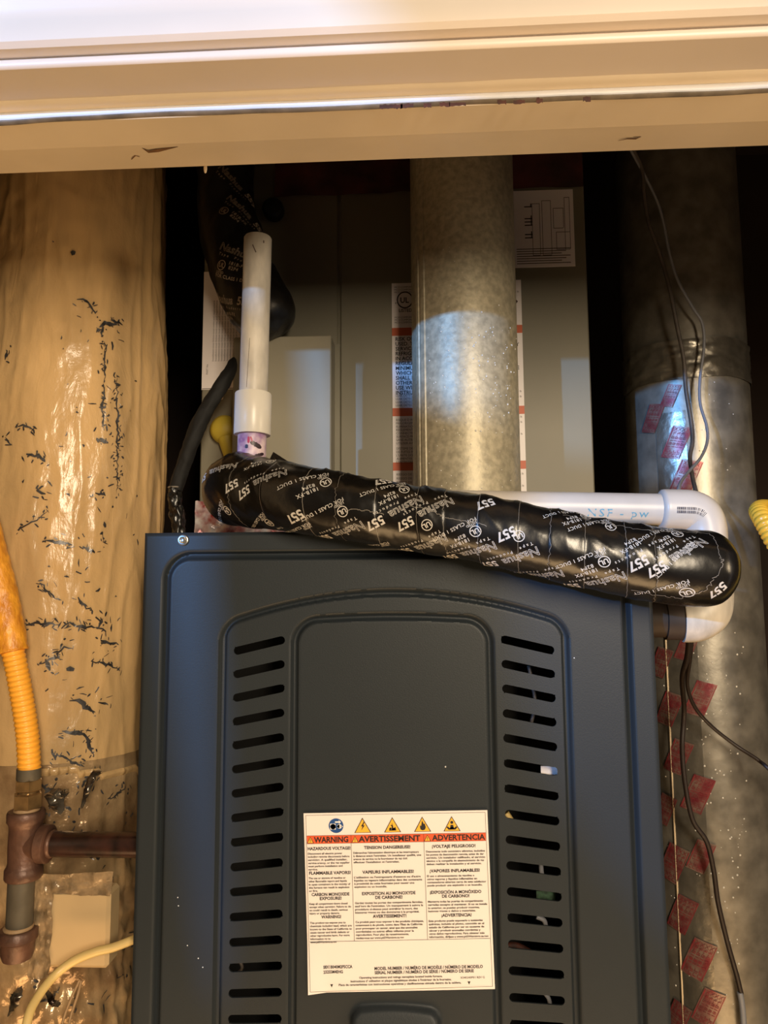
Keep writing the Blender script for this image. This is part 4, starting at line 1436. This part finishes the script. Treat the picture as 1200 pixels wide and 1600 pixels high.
# ink smudges on the riser's top and a long scratch
T_p = Tube(np.array([axb + axn * t for t in np.linspace(hc, Lx, 60)]), RP, 48)
mb = MB()
for pts, w in (([(394, 383), (396, 391), (399, 395)], 0.0010), ([(411, 375), (412, 381)], 0.0012), ([(391, 530), (388, 560), (385, 605)], 0.0004)):
    p = catmull(pts, 10)
    st = np.array([T_p.at(x, y) for x, y in p])
    st = np.column_stack([np.linspace(st[0, 0], st[-1, 0], 10), np.linspace(st[0, 1], st[-1, 1], 10)])
    v2, f2 = ribbon2d(np.column_stack([st[:, 0], st[:, 1] * RP]), w)
    obj('ink_mark', T_p.map(v2[:, 0], v2[:, 1] / RP, 0.0002), f2, M['ink_soft'], riser)

# ------------------------------------------------------------------ white drain line with elbows on the right
YW = 0.632
wa, wb = W(560, 787, YW + 0.004), W(1040, 796, YW)
dline = thing('drain_line', 'level white plastic drain pipe with barcoded elbow behind the black taped pipe', 'plastic pipe', wb)
T_w = Tube(np.array([wa + (wb - wa) * t for t in np.linspace(0, 1, 80)]), RP, 48)
T_w.mesh('pipe', M['pvc_line'], dline)
ar = Art()
v, f = text2d('s1a   NSF - pw   S', 1.0, 0.0, 0, 1.25)
v = v.copy()
v[:, 0] *= 0.101 / v[:, 0].max()
v[:, 1] *= 0.0098
s0, t0 = T_w.at(857, 805)
lo = obj('blue_print', T_w.map(s0 + v[:, 0], t0 + v[:, 1] / RP, 0.0002), f, M['teal'], dline)
# elbow: socket, bend down, socket
ex = W(1099, 800, YW)
mbz = W(1099, 965, YW)
C1 = [W(1030, 796, YW), W(1062, 796.5, YW), W(1080, 798, YW), W(1094, 806, YW), W(1101, 822, YW), W(1103, 846, YW), W(1104, 872, YW)]
Ce = catmull(C1, 60)
RS = 0.0172
T_e = Tube(Ce, np.concatenate([[RP + 0.0005, RS - 0.0004], np.full(58, RS)]), 48)
el = T_e.mesh('elbow', M['pvc_line'], dline)
ar = Art()
x = 0.0
while x < 0.026:
    w = random.choice((0.0003, 0.0005, 0.0009))
    ar.add(rect2d(x, -0.0026, x + w, 0.0026 if x < 0.022 else 0.0020))
    x += w + random.choice((0.0003, 0.0005, 0.0007)) * (0.6 if x < 0.014 else 1.3)
v, f = ar.xy, ar.f
s0, t0 = T_e.at(1058, 798)
obj('barcode', T_e.map(s0 + v[:, 0] , t0 + v[:, 1] / RS, 0.0002), f, M['navy'], el)
# vertical leg and lower elbow turning left into the furnace
YW2 = 0.652
C2 = catmull([W(1104, 866, YW2), W(1105, 900, YW2), W(1106, 930, YW2), W(1103, 952, YW2), W(1090, 963, YW2), W(1078, 966, YW2 + 0.001), W(1066, 966, YW2 + 0.002)], 60)
Tube(C2, 0.0205, 48).mesh('lower_elbow', M['pvc_dirty'], dline)
MB().lathe(W(1068, 966, YW2 + 0.002), (-1, 0.08, 0), [(0, 0.0185), (0.016, 0.0185), (0.0165, 0.0165), (0.11, 0.0165)], 40).build('lower_pipe', M['pipe_shade'], dline, True, sharp=40)

# ------------------------------------------------------------------ black wrapped refrigerant pipes at upper left
lp = [(352, 205, .80), (352, 270, .80), (356, 330, .80), (366, 390, .795), (384, 440, .79), (408, 480, .785)]
Cs = catmull([W(*q) for q in lp], 90)
dcap = Cs[-1] - Cs[-4]
dcap /= np.linalg.norm(dcap)
RL_ = 0.036
post = np.array([Cs[-1] + dcap * RL_ * (k + 1) / 16 for k in range(16)])
rr_ = np.concatenate([np.interp(np.linspace(0, 1, 90), [0, .3, .7, 1], [.032, .033, .036, RL_]), [RL_ * math.sqrt(max(1 - ((k + 1) / 16) ** 3, 0.002)) for k in range(16)]])


def disp_ls(S, T_):
    return np.array([mnoise.fractal((s * 25, math.cos(t), math.sin(t) + s * 8), 1.0, 2.0, 3) for s, t in zip(S.ravel(), T_.ravel())]).reshape(S.shape) * 0.0028


lset = thing('wrapped_suction_line', 'thick black taped refrigerant pipe elbow hanging behind the open white pipe', 'insulated pipe', Cs[-1])
T_ls = Tube(np.vstack([Cs, post]), rr_, 72, disp=disp_ls)
T_ls.mesh('tape_wrap', M['tape_old'], lset)
for px, py, parts, rot, sc_ in ((342, 388, 'n t u l d', 42, 1.25), (352, 310, 'n t u l', 42, 1.2), (338, 262, 'n t', 42, 1.2), (336, 470, 'n t l d', 42, 1.25)):
    A, O = tape_block(parts)
    for X in (A, O):
        if X.n:
            # the tube runs downward, so turn the artwork to read down the pipe
            obj('tape_print', T_ls.decal(px, py, X.xy * sc_, rot=rot, off=0.0006), X.f, M['print_dim'], lset, False, 'stuff')

sl = thing('refrigerant_tube', 'thin black sleeved tube curving down from the cover box, left of the coil cabinet', 'tube', W(285, 830, .78))
Ct2 = catmull([W(366, 560, .79), W(358, 582, .785), W(340, 612, .78), (W(318, 648, .775)), W(300, 690, .77), W(284, 735, .77), W(274, 765, .77)], 80)
Tube(Ct2, np.interp(np.linspace(0, 1, 80), [0, .06, .2, .6, 1], [.002, .005, .0078, .0085, .0072]), 28,
     disp=lambda S, T_: np.array([mnoise.fractal((s * 80, math.cos(t) * 1.5, math.sin(t) * 1.5), 1.0, 2.0, 2) for s, t in zip(S.ravel(), T_.ravel())]).reshape(S.shape) * 0.0012).mesh('sleeve', M['rubber'], sl)
Ct3 = catmull([W(274, 762, .77), W(273, 785, .77), W(277, 805, .772), W(281, 850, .775)], 60)
Tube(Ct3, 0.0072, 24, disp=lambda S, T_: np.array([mnoise.fractal((s * 90, math.cos(t) * 2, math.sin(t) * 2), 1.0, 2.0, 2) for s, t in zip(S.ravel(), T_.ravel())]).reshape(S.shape) * 0.003).mesh('tape_wrap', M['tape'], sl)
MB().lathe(W(274, 763, .77), (0, 0, 1), [(0, 0.0076), (0.0008, 0.0082), (0.0016, 0.0076)], 24).build('cable_tie', M['edge'], sl, True)
MB().lathe(W(336, 622, .785), (1, -0.3, 0.2), [(0, 0.004), (0.008, 0.004), (0.009, 0.002)], 12).build('bare_nub', M['dope'], sl, True)

# ------------------------------------------------------------------ wires on the right
def wire(name, label, pts, r, m, cat='wire', n=None, group=None):
    C = catmull([W(*q) for q in pts], n or 14 * len(pts))
    o = Tube(C, r, 10).mesh(name, m, None)
    return tag(o, label, cat, group)


wire('thermostat_wire', 'straighter grey wire hanging in front of the metal duct, lower left of the pair', [(985, 225, .86), (1002, 262, .87), (1006, 300, .875), (1013, 345, .88), (1032, 400, .885), (1046, 450, .885), (1058, 510, .885), (1068, 560, .885), (1072, 610, .885), (1080, 660, .885), (1082, 690, .88), (1078, 715, .87), (1082, 745, .85), (1090, 790, .80), (1088, 880, .76), (1081, 985, .735)], 0.0024, M['wire'])
wire('thermostat_wire', 'thinner bowed grey wire to the right, kinked out over the metal duct', [(984, 232, .862), (1005, 270, .872), (1025, 310, .88), (1036, 345, .883), (1047, 400, .885), (1060, 440, .885), (1082, 480, .885), (1097, 505, .885), (1100, 540, .885), (1094, 590, .884), (1094, 630, .88), (1104, 665, .87), (1105, 690, .86), (1095, 715, .84), (1072, 742, .80), (1060, 765, .715), (1056, 830, .70), (1066, 920, .70), (1076, 985, .705)], 0.0017, M['wire_blue'])
hang = wire('hanging_wire', 'dark wire running down the metal duct from under the lower elbow, paler at its end', [(1078, 985, .70), (1074, 1025, .76), (1066, 1060, .83), (1069, 1110, .88), (1066, 1165, .885), (1070, 1220, .885), (1082, 1280, .885), (1104, 1315, .885), (1115, 1360, .887), (1122, 1410, .888), (1136, 1470, .89), (1150, 1520, .892), (1158, 1552, .893)], 0.0028, M['wire_dark'])
Tube(catmull([W(1156, 1550, .893), W(1160, 1575, .893), W(1163, 1620, .893)], 20), 0.0033, 10).mesh('bare_end', M['wire_blue'], hang)['label'] = 'pale grey end of the wire'
wire('branch_wire', 'dark wire branching off to the right across the metal duct', [(1082, 985, .71), (1078, 1030, .78), (1074, 1070, .83), (1086, 1105, .86), (1112, 1135, .87), (1150, 1165, .87), (1185, 1188, .86), (1215, 1215, .85), (1330, 1330, .90), (1450, 1420, .93)], 0.0021, M['wire_dark'])

# ------------------------------------------------------------------ corrugated yellow tube at the right edge
def corrugate(C, r, pitch, depth, seg=28, fade=True):
    C = np.asarray(C)
    s = np.concatenate([[0], np.cumsum(np.linalg.norm(np.diff(C, axis=0), axis=1))])
    n = int(s[-1] / pitch * 8)
    q = np.linspace(0, s[-1], n)
    C = np.column_stack([np.interp(q, s, C[:, k]) for k in range(3)])
    return Tube(C, r + depth * np.abs(np.sin(np.pi * q / pitch)), seg)


Cy = catmull([np.array([0.698, 0.93, W(1262, 812, .80)[2]]), W(1262, 808, .80), W(1225, 800, .74), W(1198, 794, .68), W(1186, 797, .635), W(1190, 808, .615), W(1206, 838, .605), W(1232, 890, .60), W(1262, 1020, .60), W(1280, 1250, .61), W(1285, 1700, .62)], 200)
tag(corrugate(Cy, 0.0066, 0.0042, 0.0012).mesh('flexible_gas_tube', M['csst2']), 'yellow corrugated flexible tube bending in at the right edge', 'gas tube')

# ------------------------------------------------------------------ gas line at lower left
YG = 0.665
gas = thing('gas_line', 'orange corrugated gas tube joined by brass nuts to brown iron tee and pipe, lower left', 'gas pipe', W(37, 1490, YG))
tA = catmull([W(-30, 800, YG), W(-14, 860, YG), W(-2, 905, YG), (W(10, 960, YG)), W(20, 1018, YG)], 60)
Tube(tA, 0.0135, 36, disp=lambda S, T_: np.array([mnoise.fractal((s * 150, math.cos(t) * 2, math.sin(t) * 2), 1.0, 2.0, 2) for s, t in zip(S.ravel(), T_.ravel())]).reshape(S.shape) * 0.0007).mesh('outer_jacket', M['jacket'], gas)
tB = catmull([W(18, 1008, YG), W(27, 1050, YG), W(36, 1100, YG), W(43, 1150, YG), W(46, 1203, YG)], 60)
corrugate(tB, 0.0089, 0.0046, 0.0011, 32).mesh('corrugated_tube', M['csst'], gas)
up = np.array([0, 0, -1.0])
p = W(45.5, 1200, YG)
MB().lathe(p, up, [(0, 0.0098), (0, 0.0104), (0.009, 0.0104), (0.0105, 0.0098)], 32).build('ferrule', M['iron_grey'], gas, True, sharp=40)
p = W(45, 1216, YG)
MB().lathe(p, up, [(0, 0.0100), (0.0012, 0.0118), (0.0095, 0.0118), (0.0107, 0.0102)], 6).build('hex_nut', M['brass'], gas)
MB().lathe(p + up * 0.0107, up, [(0, 0.0085), (0.004, 0.0085)], 24).build('thread', M['brass'], gas, True, sharp=40)
p = W(44, 1238, YG)
MB().lathe(p, up, [(0, 0.0105), (0.0012, 0.0126), (0.0125, 0.0126), (0.0137, 0.0108)], 6).build('hex_nut', M['brass'], gas)
MB().lathe(W(42, 1260, YG), up, [(0, 0.0098), (0.003, 0.0112), (0.005, 0.0100)], 24).build('sealant_ring', M['dope'], gas, True)
# iron tee: one casting
tc_ = W(39, 1318, YG)
ttop, tbot = W(41, 1266, YG), W(35, 1372, YG)
mb = MB()
Lt = ttop[2] - tbot[2]
prof = [(0, 0.0105), (0, 0.0150), (0.0015, 0.0160), (0.0085, 0.0160), (0.0105, 0.0146), (0.014, 0.0136), (Lt / 2, 0.0140), (Lt - 0.014, 0.0136), (Lt - 0.0105, 0.0146), (Lt - 0.0085, 0.0160), (Lt - 0.0015, 0.0160), (Lt, 0.0150), (Lt, 0.0105)]
mb.lathe((tc_[0], YG, ttop[2]), (0, 0, -1), prof, 40)
bL = W(78, 1320, YG)[0] - tc_[0]
mb.lathe((tc_[0], YG, tc_[2]), (1, 0, 0), [(0, 0.0130), (bL - 0.012, 0.0132), (bL - 0.0095, 0.0146), (bL - 0.008, 0.0162), (bL - 0.001, 0.0162), (bL, 0.0150), (bL, 0.0105)], 40)
mb.build('iron_tee', M['iron'], gas, True, sharp=45)
T_i = Tube(np.array([(tc_[0] + t, YG, tc_[2] + 0.0) for t in np.linspace(bL - 0.004, xl + 0.012 - tc_[0], 30)]), 0.0107, 36)
T_i.mesh('side_pipe', M['iron_dark'], gas)
MB().lathe((tc_[0] + bL, YG, tc_[2]), (1, 0, 0), [(0, 0.0105), (0.0005, 0.0122), (0.003, 0.0116), (0.004, 0.0106)], 30).build('thread_seal', M['iron'], gas, True)
p = W(33.5, 1372, YG)
MB().lathe((p[0], YG, tbot[2] + 0.002), (0, 0, -1), [(0, 0.0112), (0.052, 0.0112)], 36).build('nipple', M['iron_grey'], gas, True, sharp=40)
p = W(29, 1450, YG)
MB().lathe((p[0], YG, p[2] + 0.003), (0, 0, -1), [(0, 0.0108), (0.001, 0.0128), (0.004, 0.0120), (0.0055, 0.0112)], 30).build('sealant_ring', M['dope'], gas, True)
MB().lathe((p[0], YG, p[2]), (0, 0, -1), [(0, 0.0108), (0, 0.0150), (0.0015, 0.0163), (0.0085, 0.0163), (0.0105, 0.0142), (0.020, 0.0138), (0.025, 0.0120), (0.0265, 0.008), (0.027, 0)], 40).build('pipe_cap', M['iron'], gas, True, sharp=45)

# ------------------------------------------------------------------ beige box on the wrapped duct
a, b = W(64, 1392, 0.675), W(168, 1515, 0.675)
bxo = thing('plastic_wrapped_box', 'square beige box with crinkled clear film, fixed to the cream duct behind iron pipe', 'box', ((a[0] + b[0]) / 2, 0.70, b[2]))
MB().box((a[0], 0.675, b[2]), (b[0], 0.699, a[2]), 0.003).build('body', M['beige'], bxo)
film = mat('cloudy_film', (172, 146, 112), 0.22, 0.1, var=0.35, var_scale=90, bump=0.6, bump_scale=140)
for nm, (x0, y0, x1, y1), lab in (('side_film', (52, 1384, 78, 1526), 'crinkled film down the left side'), ('top_film', (54, 1362, 174, 1398), 'crinkled film across the top')):
    A_, B_ = W(x0, y0, 0.674), W(x1, y1, 0.674)
    U_, V_ = np.meshgrid(np.linspace(A_[0], B_[0], 30), np.linspace(B_[2], A_[2], 40))
    d = np.array([mnoise.fractal((x * 90, z * 60, 1.5), 1.0, 2.0, 3) for x, z in zip(U_.ravel(), V_.ravel())])
    edge = np.array([mnoise.noise((z * 80, x * 20, 4)) for x, z in zip(U_.ravel(), V_.ravel())]) * 0.003
    k = np.arange(U_.size).reshape(U_.shape)
    q = np.stack([k[:-1, :-1], k[:-1, 1:], k[1:, 1:], k[1:, :-1]], -1).reshape(-1, 4)
    obj(nm, np.column_stack([U_.ravel() + edge, 0.6732 - np.abs(d) * 0.003, V_.ravel() + edge]), q, film, bxo, True)['label'] = lab

tag(Tube(catmull([W(34, 1660, .60), W(44, 1590, .615), (W(62, 1553, .63)), W(88, 1522, .645), W(118, 1500, .652), W(150, 1487, .656), W(178, 1480, .66), W(214, 1466, .665)], 90), 0.0037, 16).mesh('cream_cable', M['cable']),
    'cream cable looping from the bottom edge to the side of the furnace', 'cable')
tag(Tube(catmull([W(125, 1530, .69), W(113, 1556, .685), W(100, 1590, .68), W(88, 1640, .67)], 40), 0.0012, 10).mesh('thin_lead', M['dope']), 'left of two thin pale leads hanging below the beige box', 'wire')
tag(Tube(catmull([W(127, 1532, .69), W(121, 1556, .685), W(110, 1590, .68), W(100, 1640, .67)], 40), 0.0012, 10).mesh('thin_lead', M['dope']), 'right of two thin pale leads hanging below the beige box', 'wire')
